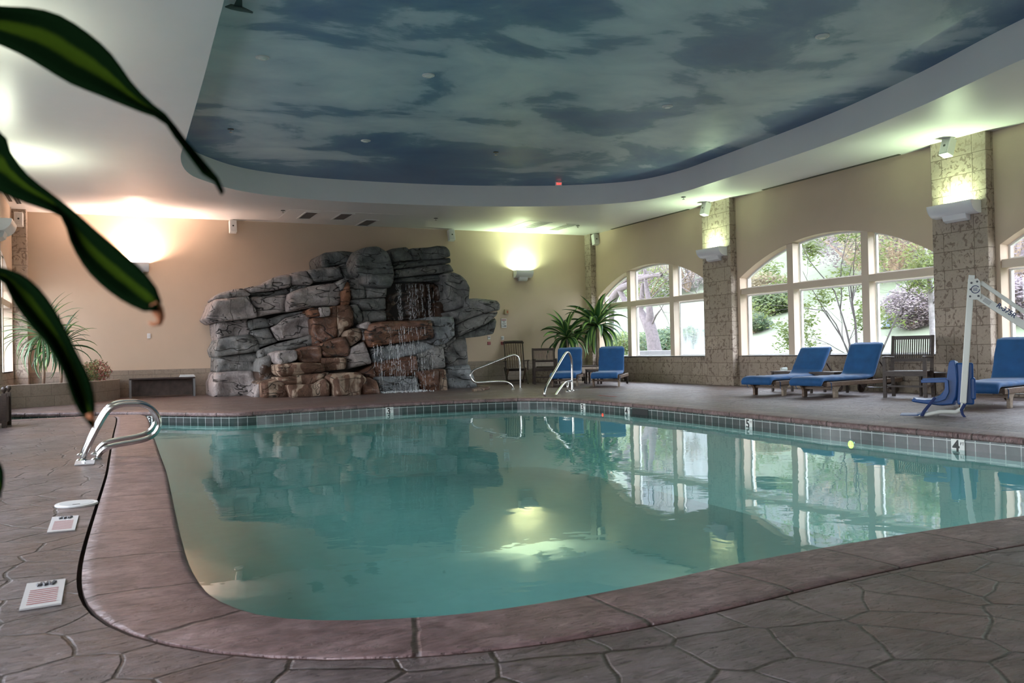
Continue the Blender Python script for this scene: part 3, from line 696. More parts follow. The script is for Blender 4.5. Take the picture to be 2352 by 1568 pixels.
# falling water: broken threads and drops
m_, t_, b_, o_ = nt('falling water'); b_.inputs['Base Color'].default_value = (.85, .88, .9, 1); b_.inputs['Roughness'].default_value = .15; b_.inputs['Alpha'].default_value = .55
M_fall = m_
rnd = random.Random(5)
def threads(u0, u1, v0, v1, Y, n, name, dens=1.0, r=.0035):
    m = MB()
    for i in range(n):
        u = rnd.uniform(u0, u1) if rnd.random() < .7 else rnd.gauss((u0+u1)/2, (u1-u0)*.12)
        a = px(460+u/3.36, 540+v0/3.36, 1, Y); b = px(460+u/3.36, 540+v1/3.36, 1, Y-.12); z = a.z-rnd.random()*.06
        x = a.x
        while z > b.z:
            L = rnd.expovariate(1/.05)+.01; rr = r*rnd.uniform(.5, 1.3); x += rnd.gauss(0, .006)
            t = (a.z-z)/max(.01, a.z-b.z); y = a.y-.14*t+rnd.gauss(0, .015)
            m.tube([(x, y, z), (x+rnd.gauss(0, .004), y, max(b.z, z-L))], [rr*.4, rr], 4)
            z -= L+rnd.expovariate(1/(.10/dens))
    m.v = [(x-5.5, y-20.5, z) for x, y, z in m.v]
    return tag(m.build(name, M_fall, FALL, fix=False), kind='stuff', label='thin white threads of falling water')
threads(1500, 1800, 370, 655, 20.0, 38, 'falling_water', .8)
threads(1525, 1540, 365, 655, 19.95, 5, 'falling_water', 3); threads(1750, 1770, 370, 640, 19.95, 5, 'falling_water', 3)
threads(1330, 1800, 840, 1195, 18.9, 90, 'falling_water', .9)
threads(1440, 1740, 700, 850, 18.95, 40, 'falling_water', .8)
fo = MB()
for i in range(160):
    u = rnd.uniform(1395, 1790); p = px(460+u/3.36, 540+1205/3.36, 2, .0); p = Vector((p.x, rnd.uniform(18.55, 18.85), 0)); p.x = px(460+u/3.36, 905, 1, 18.7).x
    fo.ball((p.x-5.5, p.y-20.5, rnd.uniform(0, .03)), rnd.uniform(.008, .025), 6, 4)
tag(fo.build('splash_foam', M_fall, FALL), kind='stuff')
# spa rim at the right foot of the rocks
sp = crom([Vector((*px(u, v, 2, .0).xy,)) for u, v in ((1092, 895), (1098, 891), (1105, 889), (1125, 893), (1108, 897), (1085, 899))], 6)
m = MB(); m.prism([(p.x, p.y) for p in sp], 0, .055, lambda u, v, w: (u, v, w)); tag(m.build('stone_ledge', RM['t'], bevel=.02), 'low tan stone rim on the deck at the right foot of the rock waterfall', 'stone rim')
# ---------------------------------------------------------------- fittings on walls and ceiling
M_grille = simple('dark grille', (.10, .075, .07), .6, 0, 60, .5); M_metal = simple('brushed steel', (.62, .62, .62), .25, 1); M_black = simple('black plastic', (.02, .02, .02), .4)
def vent(corners, dark, label):
    c = [px(u, v, 2, ZC) for u, v in corners]; cx = sum(p.x for p in c)/4; cy = sum(p.y for p in c)/4
    w = abs(c[1].x-c[0].x+c[2].x-c[3].x)/2; d = abs(c[2].y-c[1].y+c[3].y-c[0].y)/2
    t = thing('ceiling_vent', (cx, cy, ZC), label, 'air vent', 'square vents in the ceiling')
    f = MB()
    for s in (-1, 1):
        f.box(s*w/2-.02, s*w/2+.02, -d/2-.02, d/2+.02, -.014, -.001); f.box(-w/2+.02, w/2-.02, s*d/2-.02, s*d/2+.02, -.014, -.001)
    f.build('frame', M_white, t)
    MB().box(-w/2+.02, w/2-.02, -d/2+.02, d/2-.02, -.004, -.001).build('grille', M_grille if dark else simple('pale grille', (.45, .44, .36), .6), t)
    k = MB()
    for i in range(1, 9): k.box(-w/2+.02, w/2-.02, -d/2+d*i/9-.006, -d/2+d*i/9+.006, -.012, -.004)
    k.build('louvre', simple('louvre', (.16, .13, .12), .6) if dark else M_white, t)
vent([(683, 501), (710, 502), (735, 488), (703, 486)], 1, 'leftmost of the three dark square vents above the rock waterfall')
vent([(763, 503), (790, 505), (812, 491), (783, 489)], 1, 'middle one of the three dark square vents above the rock waterfall')
vent([(820, 517), (845, 519), (867, 505), (838, 504)], 1, 'dark vent nearest the far wall above the rock waterfall')
vent([(1204, 520), (1222, 524), (1263, 512), (1250, 508)], 0, 'pale ceiling vent above the far right wall light, the left one of two')
vent([(1260, 526), (1280, 529), (1325, 516), (1305, 513)], 0, 'pale ceiling vent above the far right wall light, the one nearer the window corner')
tp = MB(); a = px(648, 500, 2, ZC); b = px(870, 480, 2, ZC)
st(MB().box(3.75, 6.4, 19.75, 21.1, ZC-.004, ZC).build('trim_2', M_ceil)); st(MB().box(9.7, 10.55, 19.7, 21.1, ZC-.004, ZC).build('trim_3', M_ceil))
def speaker(loc, rz, tilt, label):
    t = thing('loudspeaker', loc, label, 'loudspeaker', 'small white loudspeakers under the ceiling', rz)
    M = Matrix.Rotation(tilt, 4, 'X')
    MB().box(-.085, .085, -.22, -.07, -.15, .15, M).build('cabinet', M_white, t, bevel=.012)
    MB().box(-.065, .065, -.226, -.218, -.13, .13, M).build('grille', simple('speaker grille', (.55, .55, .54), .7, 0, 90, .2), t)
    MB().lathe([(.02, 0), (.018, .006)], (0, 0, 0), 12, M @ Matrix.Translation((0, -.226, -.0)) @ Matrix.Rotation(pi/2, 4, 'X')).build('badge', M_black, t)
    MB().bar((0, -.09, .02), (0, 0, .12), .03, .03).build('bracket', M_black, t)
speaker((px(533, 522, 1, YF).x, YF, 3.96), 0, -.2, 'small white loudspeaker on the far wall left of the rocks, high under the ceiling')
speaker((px(1032, 542, 1, YF).x, YF, 3.96), 0, -.2, 'small grey loudspeaker on the far wall above the right end of the rocks')
speaker((12.59, 21.45, 3.95), 0, -.2, 'small white loudspeaker at the top of the corner pillar')
speaker((XP, 16.0, 3.96), -pi/2, -.3, 'white loudspeaker tilted down at the top of the pillar between two arched windows')
speaker((XP, 9.72, 3.96), -pi/2, -.35, 'white loudspeaker at the top of the big pillar behind the pool lift')
speaker((XL+.15, 21.45, 3.9), 0, -.1, 'white loudspeaker on the narrow pillar at the far left corner')
# recessed lights and sprinklers in the mural and ceiling
def down(u, v, z, label, dark=False):
    p = px(u, v, 2, z); t = thing('ceiling_spot' if not dark else 'sprinkler_head', (p.x, p.y, z), label, 'recessed light' if not dark else 'sprinkler', 'small recessed spots in the painted ceiling' if not dark else 'small dark sprinkler heads')
    if not dark:
        MB().lathe([(.085, -.001), (.085, -.014), (.065, -.018)], n=20).build('ring', M_white, t); MB().lathe([(.06, -.02), (.04, -.035), (.001, -.038)], n=16).build('lens', simple('spot lens', (.75, .75, .7), .2), t)
    else:
        MB().lathe([(.05, -.001), (.05, -.01), (.02, -.012)], n=14).build('plate', M_black, t); MB().lathe([(.012, -.012), (.012, -.05), (.03, -.052), (.03, -.056)], n=12).build('deflector', M_metal, t)
for u, v, w in ((603, 131, 'near the left edge of the mural'), (984, 172, 'in the pale cloud left of centre'), (840, 322, 'low over the middle of the rocks'), (1533, 243, 'right of centre over the water'), (1889, 82, 'at the upper right of the mural')):
    down(u, v, ZR, 'small round white spot set in the sky mural '+w)
for u, v, w in ((530, 296, 'in the dark blue at the left of the mural'), (1139, 349, 'in the mural above the far falls')): down(u, v, ZR, 'tiny dark sprinkler head '+w, True)
for u, v, w in ((650, 483, 'left of the dark vents'), (1001, 501, 'right of the dark vents'), (1327, 518, 'beside the pale vents by the corner'), (1570, 452, 'near the middle pillar')): down(u, v, ZC, 'tiny dark sprinkler head in the white ceiling '+w, True)
# exit sign seen edge on inside the recess
t = thing('exit_sign', (px(1283, 425, 1, 17.1).x, 17.1, ZR), 'small red exit sign hanging at the far edge of the sky mural', 'exit sign')
MB().box(-.08, .08, -.015, .015, -.10, -.01).build('housing', M_white, t); MB().box(-.074, .074, -.018, -.014, -.095, -.015).build('face', simple('exit face', (.8, .8, .8), .4), t)
text('EXIT', .065, simple('exit red', (.8, .03, .03), .4, emit=(1, .05, .04), estr=3), t, (0, -.019, -.055), (pi/2, 0, 0)); MB().box(-.01, .01, -.01, .01, -.03, 0).build('stem', M_white, t)
# bird figure hanging at the upper left corner of the mural
bp = px(533, 18, 2, ZR-.12); t = thing('hanging_bird', (bp.x+.03, bp.y, ZR-.12), 'small dark bird figure at the upper left corner of the sky mural', 'bird ornament')
MB().tube([(-.10, 0, 0), (-.04, 0, .01), (.05, 0, .005), (.13, 0, -.01), (.18, 0, -.02)], [.006, .03, .032, .018, .01], 8).build('body', simple('grey plumage', (.12, .15, .15), .8), t, smooth=True)
for s in (-1, 1): MB().add([(-.02, s*.02, .01), (.07, s*.02, .01), (.05, s*.17, .05), (.01, s*.2, .06)], [(0, 1, 2, 3)]).build('wing', M_black, t, solid=.006)
MB().tube([(0, 0, .02), (0, 0, .12)], .002, 4).build('wire', M_metal, t)
# wall signs and plates on the far wall
def plate(name, u, v, w, h, y, mat, label, cat, parts=(), th=.015):
    p = px(u, v, 1, y); t = thing(name, (p.x, y, p.z), label, cat)
    MB().box(-w/2, w/2, -th, 0, -h/2, h/2).build('panel', mat, t, bevel=.003)
    return t
M_sw = simple('sign white', (.75, .75, .76), .4); M_red = simple('sign red', (.30, .02, .03), .45); M_ink = simple('sign ink', (.03, .03, .035), .5); M_beige = simple('alarm beige', (.45, .36, .22), .5)
t = plate('warning_sign', 1157, 742, .16, .25, YF, M_sw, 'white warning sign with red header reading do not climb beside the rocks', 'sign')
MB().box(-.065, .065, -.018, -.015, .07, .105).build('header', M_red, t); text('DANGER', .03, M_sw, t, (0, -.019, .088), (pi/2, 0, 0))
for i, s in enumerate(('DO', 'NOT', 'CLIMB')): text(s, .05, M_ink, t, (0, -.0165, .035-i*.058), (pi/2, 0, 0), bold=.001)
t = plate('alarm_station', 1162, 716, .11, .13, YF, M_beige, 'small beige wall box with a reddish face above the do not climb sign', 'wall box', th=.06)
MB().box(-.005, .045, -.064, -.06, -.04, .03).build('button_face', simple('button orange', (.45, .16, .08), .5), t)
for u, v, lab, nm in ((1123, 775, 'small white sign with a black mark close under the rock overhang', 'notice_sign'), (1154, 776, 'small white dial plate under the do not climb sign', 'timer_switch')):
    t = plate(nm, u, v, .085, .10, YF, M_sw, lab, 'sign' if nm == 'notice_sign' else 'switch')
    if nm == 'notice_sign':
        MB().box(-.03, .03, -.018, -.015, -.008, .006).build('mark', M_ink, t); MB().box(-.03, .03, -.018, -.015, .025, .035).build('mark', M_red, t)
    else: MB().lathe([(.028, 0), (.026, .02), (.001, .022)], (0, 0, 0), 16, Matrix.Translation((0, -.015, 0)) @ Matrix.Rotation(pi/2, 4, 'X')).build('dial', simple('dial grey', (.5, .5, .5), .4), t)
for u, lab in ((1123, 'small dark red notice plate below the sign nearest the rocks'), (1154, 'small dark red notice plate below the white dial plate')):
    t = plate('notice_plate', u, 788, .09, .08, YF, M_red, lab, 'sign')
    for k in range(3): MB().box(-.03, .03, -.017, -.015, .02-k*.02, .026-k*.02).build('text_line', simple('pink line', (.6, .35, .36), .5), t)
t = plate('wall_outlet', 342, 771, .075, .115, YF, M_sw, 'white cover plate alone on the far wall left of the rocks', 'outlet')
MB().box(-.016, .016, -.02, -.015, -.035, .035).build('socket', M_white, t)
# linear slots in the ceiling at the far left
for k, (u, v) in enumerate(((38, 462), (44, 462))):
    p = px(u, v, 2, ZC); st(MB().box(p.x-.02, p.x+.02, p.y-.8, p.y+.3, ZC-.006, ZC).build('trim_4', M_black))
# ---------------------------------------------------------------- furniture
def wood_mat(name, c0, c1):
    m, t, b, o = nt(name); v = coords(t, 'Object', (3, 3, 14)); n = noisen(t, v, 4, 5, .6, .8)
    t.links.new(ramp(t, n, [(.3, c0), (.7, c1)]), b.inputs['Base Color']); b.inputs['Roughness'].default_value = .5; bump(t, b, n, .2, .004); return m
M_dwood = wood_mat('dark stained wood', (.022, .013, .009), (.060, .038, .026)); M_mwood = wood_mat('weathered teak', (.10, .062, .04), (.21, .14, .095)); M_twood = wood_mat('pale worn teak', (.20, .15, .105), (.34, .27, .20))
def cloth_mat(name, col):
    m, t, b, o = nt(name); v = coords(t); n = noisen(t, v, 5, 4); w = noisen(t, v, 160, 2)
    t.links.new(ramp(t, n, [(.3, tuple(x*.8 for x in col)), (.7, tuple(min(1, x*1.15) for x in col))]), b.inputs['Base Color'])
    b.inputs['Roughness'].default_value = .75; b.inputs['Sheen Weight'].default_value = .15; b.inputs['Sheen Roughness'].default_value = .4
    bump(t, b, mathn(t, 'ADD', n, mathn(t, 'MULTIPLY', w, .1)), .35, .01); return m
M_blue = cloth_mat('royal blue canvas', (.010, .088, .25))
def cushion_strip(path, w, th, nseed=0, seams=()):
    # padded strip following a side-view path of (x, z); y spans the width
    P = resample(crom([Vector(p) for p in path], 6, False), .045, False); n = len(P); m = MB(); rows = 12
    arc_ = [0]
    for i in range(1, n): arc_.append(arc_[-1]+(P[i]-P[i-1]).length)
    prof = []
    for k in range(rows):   # closed cross-section, rounded rectangle
        pass
    ring = [(-.5, 0), (-.49, .32), (-.44, .5), (-.22, .56), (0, .57), (.22, .56), (.44, .5), (.49, .32), (.5, 0), (.49, -.3), (.44, -.45), (0, -.48), (-.44, -.45), (-.49, -.3)]
    R = len(ring)
    for i, p in enumerate(P):
        d = (P[min(n-1, i+1)]-P[max(0, i-1)]).normalized(); nr = Vector((-d.y, d.x))
        s = 1
        for sa in seams: s *= 1-.45*exp(-((arc_[i]-sa)/.02)**2)
        e = min(1, .25+min(arc_[i], arc_[-1]-arc_[i])/.06)
        for u, h in ring:
            y = u*w*(.97+.03*e) + noise.noise(Vector((i*.3, u*2, nseed)))*.008
            hh = h*th*s*e + (noise.noise(Vector((p.x*7, u*3+nseed, p.y*7)))*.010 if h > 0 else 0)
            m.v.append((p.x+nr.x*hh, y, p.y+nr.y*hh))
    for i in range(n-1):
        for k in range(R): m.f.append((i*R+k, i*R+(k+1) % R, (i+1)*R+(k+1) % R, (i+1)*R+k))
    m.f.append(tuple(range(R))); m.f.append(tuple((n-1)*R+k for k in reversed(range(R))))
    return m
def lounger(loc, rz, label, back=58, seed=0, wood=None):
    wood = wood or M_mwood
    t = thing('sun_lounger', (loc[0], loc[1], 0), label, 'sun lounger', 'blue cushioned wooden sun loungers along the windows', rz)
    W2 = .325; a = radians(back); RL = 2.2
    for s in (-1, 1): MB().box(.04, RL, s*W2-.018, s*W2+.018, .19, .262).build('side_rail', wood, t, bevel=.006)
    for x_ in (.04, RL-.05): MB().box(x_, x_+.035, -W2, W2, .20, .26).build('cross_rail', wood, t, bevel=.004)
    m = MB()
    for k in range(13): m.box(.09+k*.098, .155+k*.098, -W2+.02, W2-.02, .235, .255)
    m.build('slat_deck', wood, t)
    for s in (-1, 1):
        m = MB(); m.prism([(.20, .19), (.46, .19), (.40, .15), (.37, .11), (.365, 0), (.275, 0), (.27, .11), (.25, .15)], s*(W2-.03)-.022, s*(W2-.03)+.022, lambda u, v, w: (u, w, v)); m.build('leg', M_twood if s < 0 else wood, t, bevel=.006)
    MB().box(.30, .34, -W2+.05, W2-.05, .13, .17).build('stretcher', wood, t)
    for s in (-1, 1):
        MB().prism([(1.80, .19), (2.10, .19), (2.04, .10), (1.94, .06)], s*(W2-.05)-.018, s*(W2-.05)+.018, lambda u, v, w: (u, w, v)).build('leg', M_dwood, t)
        M = Matrix.Translation((1.98, s*(W2+.0), .09)) @ Matrix.Rotation(pi/2, 4, 'X')
        MB().lathe([(.055, -.018), (.09, -.018), (.09, .018), (.055, .018), (.03, .01)], (0, 0, 0), 20, M).build('wheel', M_dwood, t)
    MB().tube([(1.98, -W2, .09), (1.98, W2, .09)], .010, 8).build('axle', M_metal, t)
    hx, hz, L = 1.40, .26, .66; ux, uz = cos(a), sin(a)
    m = MB()
    for s in (-1, 1): m.bar((hx, s*(W2-.05), hz), (hx+ux*L, s*(W2-.05), hz+uz*L), .03, .05)
    m.bar((hx+ux*(L-.03), -W2+.02, hz+uz*(L-.03)), (hx+ux*(L-.03), W2-.02, hz+uz*(L-.03)), .07, .03)
    for k in range(7): m.bar((hx+ux*(.05+k*.09), -W2+.06, hz+uz*(.05+k*.09)), (hx+ux*(.05+k*.09), W2-.06, hz+uz*(.05+k*.09)), .05, .012, (-uz, 0, ux))
    m.build('backrest', M_dwood, t)
    for s in (-1, 1): MB().bar((hx+ux*.42, s*(W2-.07), hz+uz*.42), (hx+.60, s*(W2-.07), .23), .022, .035).build('prop', M_dwood, t)
    nx_, nz_ = -uz, ux
    path = [(-.06, .20), (-.04, .27), (.05, .305), (.3, .302), (.6, .302), (.9, .302), (1.30, .312), (hx+ux*.10+nx_*.045, hz+uz*.10+nz_*.045), (hx+ux*.30+nx_*.045, hz+uz*.30+nz_*.045), (hx+ux*.5+nx_*.045, hz+uz*.5+nz_*.045), (hx+ux*(L+.01)+nx_*.05, hz+uz*(L+.01)+nz_*.05)]
    c = cushion_strip(path, .62, .075, seed, (.66, 1.42, 1.64)); cu = c.build('cushion', M_blue, t, smooth=True)
    c = cushion_strip([(hx+ux*(L+.0)+nx_*.06, hz+uz*(L-.06)+nz_*.06), (hx+ux*(L+.03)+nx_*.03, hz+uz*(L+.03)+nz_*.03), (hx+ux*(L+.02)-nx_*.03, hz+uz*(L)-nz_*.03), (hx+ux*(L-.10)-nx_*.04, hz+uz*(L-.12)-nz_*.04)], .56, .03, seed+3)
    c.build('head_flap', M_blue, cu, smooth=True)
    for s in (-1, 1): MB().tube([(.12, s*.33, .27), (.14, s*.35, .24), (.15, s*.345, .18), (.17, s*.33, .13)], [.006, .006, .005, .004], 6).build('tie', M_blue, cu)
    return t
def place_l(fx, fy, ang, **k):
    a = radians(ang); d = Vector((cos(a), sin(a)))*.32; return lounger((fx-d.x, fy-d.y), a, **k)
q = (px(1739, 907, 2, 0)+px(1797, 908, 2, 0))/2; place_l(q.x, q.y, 13, label='blue cushioned sun lounger, left one of the pair before the middle window', back=52, seed=1)
q = (px(1854, 911, 2, 0)+px(1913, 912, 2, 0))/2; place_l(q.x, q.y, 10, label='blue cushioned wooden sun lounger beside the dark armchair, with raised back', back=61, seed=2)
place_l(10.50, 17.42, 52, label='blue cushioned sun lounger at the far end, right of the small table', back=70, seed=3)
place_l(9.92, 18.36, 55, label='blue cushioned sun lounger behind the silver stair rail at the far end', back=70, seed=4)
p5 = px(2325, 937, 2, 0)
lounger((p5.x-.40, p5.y+.22), radians(16), 'blue cushioned sun lounger cut off by the right edge behind the pool lift', 66, 5)
def table(loc, rz, label, s=.46, h=.38, mat=None):
    mat = mat or M_dwood
    t = thing('side_table', (loc[0], loc[1], 0), label, 'side table', 'small square wooden side tables between the loungers', rz)
    m = MB()
    for k in range(6): m.box(-s/2+k*s/6+.004, -s/2+(k+1)*s/6-.004, -s/2, s/2, h-.02, h)
    m.build('table_top', mat, t)
    m = MB()
    for q in (-1, 1): m.box(-s/2+.03, s/2-.03, q*(s/2-.04)-.012, q*(s/2-.04)+.012, h-.085, h-.02); m.box(q*(s/2-.04)-.012, q*(s/2-.04)+.012, -s/2+.03, s/2-.03, h-.085, h-.02)
    m.build('apron', M_dwood, t)
    for x in (-1, 1):
        for y in (-1, 1): MB().add([(x*(s/2-.03)+dx, y*(s/2-.03)+dy, z) for z in (0, h-.02) for dx, dy in ((-.018, -.018), (.018, -.018), (.018, .018), (-.018, .018))], [(0, 1, 2, 3), (4, 5, 6, 7), (0, 1, 5, 4), (1, 2, 6, 5), (2, 3, 7, 6), (3, 0, 4, 7)]).build('leg', M_dwood, t)
    return t
q = px(1812, 897, 2, 0); table((q.x, q.y), radians(14), 'dark wooden side table with a clear glass on top, behind the left middle lounger', .48)
gt = thing('drinking_glass', (q.x-.10, q.y+.02, .381), 'small clear glass lying on the dark side table by the middle window', 'glass')
M_cg = simple('clear cup', (.8, .9, .85), .1); M_cg.node_tree.nodes['Principled BSDF'].inputs['Alpha'].default_value = .35
MB().lathe([(.03, -.06), (.034, .06)], (0, 0, 0), 14, Matrix.Translation((0, 0, .036)) @ Matrix.Rotation(pi/2, 4, 'Y')).build('cup_wall', M_cg, gt)
MB().lathe([(.036, -.004), (.036, .004)], (0, 0, 0), 14, Matrix.Translation((.062, 0, .036)) @ Matrix.Rotation(pi/2, 4, 'Y')).build('rim', M_cg, gt)
q = px(1905, 902, 2, 0); table((q.x, q.y), radians(14), 'dark wooden side table between the two loungers before the middle window', .50)
q = px(1364, 881, 2, 0); table((q.x, q.y), radians(45), 'weathered wooden side table between the two far end loungers', .36, .38, M_mwood)
q = px(2158, 908, 2, 0); table((12.12, q.y-.1), radians(10), 'dark wooden side table between the dark armchair and the pool lift', .46)
def armchair(loc, rz, label, name='slatted_armchair', mat=None, H=.98, recl=12, slats=17, wide=.56, aw=.06):
    mat = mat or M_dwood
    t = thing(name, (loc[0], loc[1], 0), label, 'chair', None, rz)      # faces -y, back at +y
    w = wide/2; a = radians(recl); sh = .42
    for x in (-1, 1):
        MB().bar((x*w, -.22, 0), (x*w, -.22, .63), .045, .05).build('leg', mat, t)
        MB().bar((x*w, .26, 0), (x*w, .20, sh+.05), .045, .05).build('leg', mat, t)
        MB().bar((x*w, .20, sh), (x*w, .20+sin(a)*(H-sh), H), .045, .04).build('back_post', mat, t)
        m = MB(); m.tube([(x*w, -.30, .635), (x*w, -.24, .655), (x*w, 0, .645), (x*w, .24, .635)], [.012, .03, .03, .026], 8); m.v = [(x_, y, .64+(z-.64)*.55) for x_, y, z in m.v]
        m.v = [(x*w+(x_-x*w)*1.15, y, z) for x_, y, z in m.v]
        m.build('armrest', mat, t)
        MB().bar((x*w, -.22, .18), (x*w, .24, .18), .025, .03).build('stretcher', mat, t)
    m = MB()
    for k in range(7): m.box(-w+.02, w-.02, -.24+k*.067, -.185+k*.067, sh-.02, sh)
    m.build('seat', mat, t)
    m = MB(); m.box(-w+.02, w-.02, -.245, -.215, sh-.08, sh-.02); m.box(-w+.02, w-.02, .18, .21, sh-.08, sh-.02); m.bar((-w, -.20, .18), (w, -.20, .18), .025, .03); m.build('seat_frame', mat, t)
    m = MB(); f = lambda z: (.20+sin(a)*(z-sh))
    m.bar((-w, f(H-.03), H-.03), (w, f(H-.03), H-.03), .03, .06); m.bar((-w, f(sh+.17), sh+.17), (w, f(sh+.17), sh+.17), .028, .05)
    m.build('back_rail', mat, t)
    m = MB()
    for k in range(slats):
        x = -w+.04+(2*w-.08)*k/(slats-1); m.bar((x, f(sh+.18), sh+.18), (x, f(H-.05), H-.05), .018, .012)
    m.build('back_slats', mat, t)
    return t
c = px(2090, 913, 2, 0); armchair((c.x+.12, c.y+.12), radians(-64), 'dark brown slatted armchair against the big pillar, right of the middle window loungers', wide=.60)
c = px(1247, 882, 2, 0); armchair((c.x+.12, c.y+.12), radians(-22), 'dark slatted armchair with a straight low back beside the far wall', slats=15, H=.93)
# tall reclining steamer style chair
c = px(1178, 880, 2, 0)
t = thing('reclining_deck_chair', (c.x, c.y-.2, 0), 'dark wooden high-backed deck chair with wide slats by the spa rail', 'chair', None, radians(-18))
for x in (-1, 1):
    MB().bar((x*.27, -.45, 0), (x*.27, .30, .42), .035, .045).build('leg', M_dwood, t); MB().bar((x*.23, .40, 0), (x*.23, -.30, .42), .035, .045).build('leg', M_mwood, t)
    MB().bar((x*.25, .10, .30), (x*.25, .42, 1.10), .03, .045).build('back_post', M_dwood, t)
    m = MB(); m.tube([(x*.30, -.33, .60), (x*.31, -.25, .63), (x*.30, 0, .62), (x*.29, .26, .60)], [.02, .045, .035, .03], 8); m.v = [(a, b, .61+(z-.61)*.4) for a, b, z in m.v]; m.build('armrest', M_dwood, t)
    MB().bar((x*.29, -.25, .36), (x*.30, -.22, .60), .03, .03).build('arm_post', M_dwood, t)
m = MB()
for k in range(8): m.box(-.25, .25, -.36+k*.065, -.31+k*.065, .39, .41)
m.build('seat', M_dwood, t)
m = MB()
for k in range(7): x = -.19+k*.0635; m.bar((x, .14, .42), (x, .40, 1.08), .036, .014)
m.build('back_slats', M_mwood, t)
m = MB(); m.tube([(-.28, .42, 1.08), (-.25, .42, 1.115), (0, .42, 1.125), (.25, .42, 1.115), (.28, .42, 1.08)], [.02, .04, .04, .04, .02], 8); m.v = [(a, .42+(b-.42)*.45, z) for a, b, z in m.v]; m.build('head_rail', M_dwood, t)
m = MB(); m.bar((-.25, .12, .36), (.25, .12, .36), .04, .05); m.bar((-.26, -.30, .1), (.26, -.30, .1), .03, .03); m.bar((-.23, .3, .06), (.23, .3, .06), .03, .03); m.build('stretcher', M_dwood, t)
# bench with a folded towel at the far left
b0 = px(297, 914, 2, 0); y = 21.25; x0 = px(297, 900, 1, y).x; x1 = px(447, 900, 1, y).x
t = thing('metal_leg_bench', ((x0+x1)/2, y, 0), 'low dark bench with grey metal legs against the far wall left of the rocks', 'bench'); w = (x1-x0)/2
M_leg = simple('grey metal leg', (.28, .29, .30), .4, .6)
MB().box(-w, w, -.2, .22, .405, .44).build('bench_seat', simple('dark seat', (.045, .03, .028), .45, 0, 20, .3), t, bevel=.006)
MB().box(-w+.03, w-.03, .14, .17, .03, .40).build('front_panel', simple('dark panel', (.085, .058, .048), .6, 0, 8, .35), t)
for x in (-1, 1):
    for q in (-.18, .19): MB().box(x*(w-.02)-.02, x*(w-.02)+.02, q-.02, q+.02, 0, .405).build('leg', M_leg, t)
M_towel = simple('white towel', (.78, .79, .80), .9, 0, 40, .05, bmp=.3)
tw = thing('folded_towel', (px(430, 868, 1, y).x, y-.02, .441), 'white folded towel lying on the right end of the low bench', 'towel')
for k in range(3): MB().box(-.17+k*.01, .17-k*.012, -.11, .11, k*.017, k*.017+.016).build('fold', M_towel, tw, bevel=.007)
# ---------------------------------------------------------------- stainless rails
M_steel = simple('polished stainless', (.68, .68, .66), .16, 1)
def rail(name, pts, r, label, anchors, cat='handrail', group=None):
    t = thing(name, (*pts[0][:2], 0), label, cat, group); o = Vector((*pts[0][:2], 0))
    P = resample(crom([Vector(p)-o for p in pts], 8, False), .03, False)
    MB().tube(P, r, 12).build('rail_tube', M_steel, t, smooth=True)
    for a in anchors: MB().lathe([(.001, .0), (.045, .0), (.045, .008), (.03, .02), (.025, .02)], (a[0]-o.x, a[1]-o.y, 0), 16).build('anchor_collar', M_steel, t)
    return t
for k, (Y, dz, lab) in enumerate(((8.35, 0, 'nearer of the two looped steel handrails at the left edge of the pool'), (8.85, 0, 'farther of the two looped steel handrails at the left edge of the pool'))):
    Q = []
    for u, v in ((188, 1058), (196, 1040), (215, 1000), (240, 955), (255, 938), (275, 930), (300, 928), (325, 929), (348, 938), (362, 956), (366, 975), (358, 993), (340, 1006), (310, 1014), (270, 1021), (245, 1028), (230, 1040), (222, 1056)):
        p = px(u, v, 1, 8.35); Q.append((p.x+(.0 if k == 0 else -.01), Y, max(0, p.z+.0)))
    rail('pool_handrail', Q, .0235, lab, [Q[0], Q[-1]], group='pair of looped handrails at the pool edge')
# stair rail at the far right corner of the pool
A = Vector((8.85, 16.13)); B = Vector((7.30, 14.42))
def on(u, v, k):
    # point over the line A-B hit by the ray, in the vertical plane through A and B
    n_ = Vector((B.y-A.y, -(B.x-A.x), 0)).normalized(); d = r2*((u-1176)/F_PX)+d2*((v-784)/F_PX)+fw; o = Vector((0, 0, EYE)); t = (Vector((A.x, A.y, 0))-o).dot(n_)/d.dot(n_); return o+d*t
Q = [on(u, v, 0) for u, v in ((1314, 898), (1314, 870), (1313, 830), (1309, 814), (1303, 809), (1296, 816), (1280, 843), (1262, 874), (1253, 892), (1251, 906), (1255, 918), (1262, 922), (1270, 916), (1283, 897), (1296, 880), (1304, 876), (1312, 875))]
Q[0].z = 0
rail('stair_handrail', Q, .024, 'polished steel stair rail dipping into the far corner of the pool before a blue lounger', [Q[0]])
e = on(1304, 898, 0); rr_ = bpy.data.objects['stair_handrail']; m = MB(); m.tube([(e.x-Q[0].x, e.y-Q[0].y, 0), (e.x-Q[0].x, e.y-Q[0].y, on(1304, 877, 0).z)], .024, 12); m.build('inner_post', M_steel, rr_, smooth=True)
MB().lathe([(.001, .0), (.06, .0), (.06, .012), (.035, .03), (.027, .03)], (e.x-Q[0].x, e.y-Q[0].y, 0), 16).build('anchor_collar', M_steel, rr_)
Q = [px(u, v, 1, 18.08) for u, v in ((1195, 893), (1195, 860), (1194, 835), (1190, 820), (1181, 815), (1168, 818), (1140, 829), (1110, 841), (1090, 849), (1082, 857), (1081, 866), (1087, 875), (1097, 878), (1130, 876), (1158, 876), (1170, 880), (1177, 887), (1178, 893))]
Q[0].z = 0; Q[-1].z = 0
rail('spa_handrail', Q, .022, 'long steel handrail at the foot of the rocks in front of the high-backed chair', [Q[0], Q[-1]])
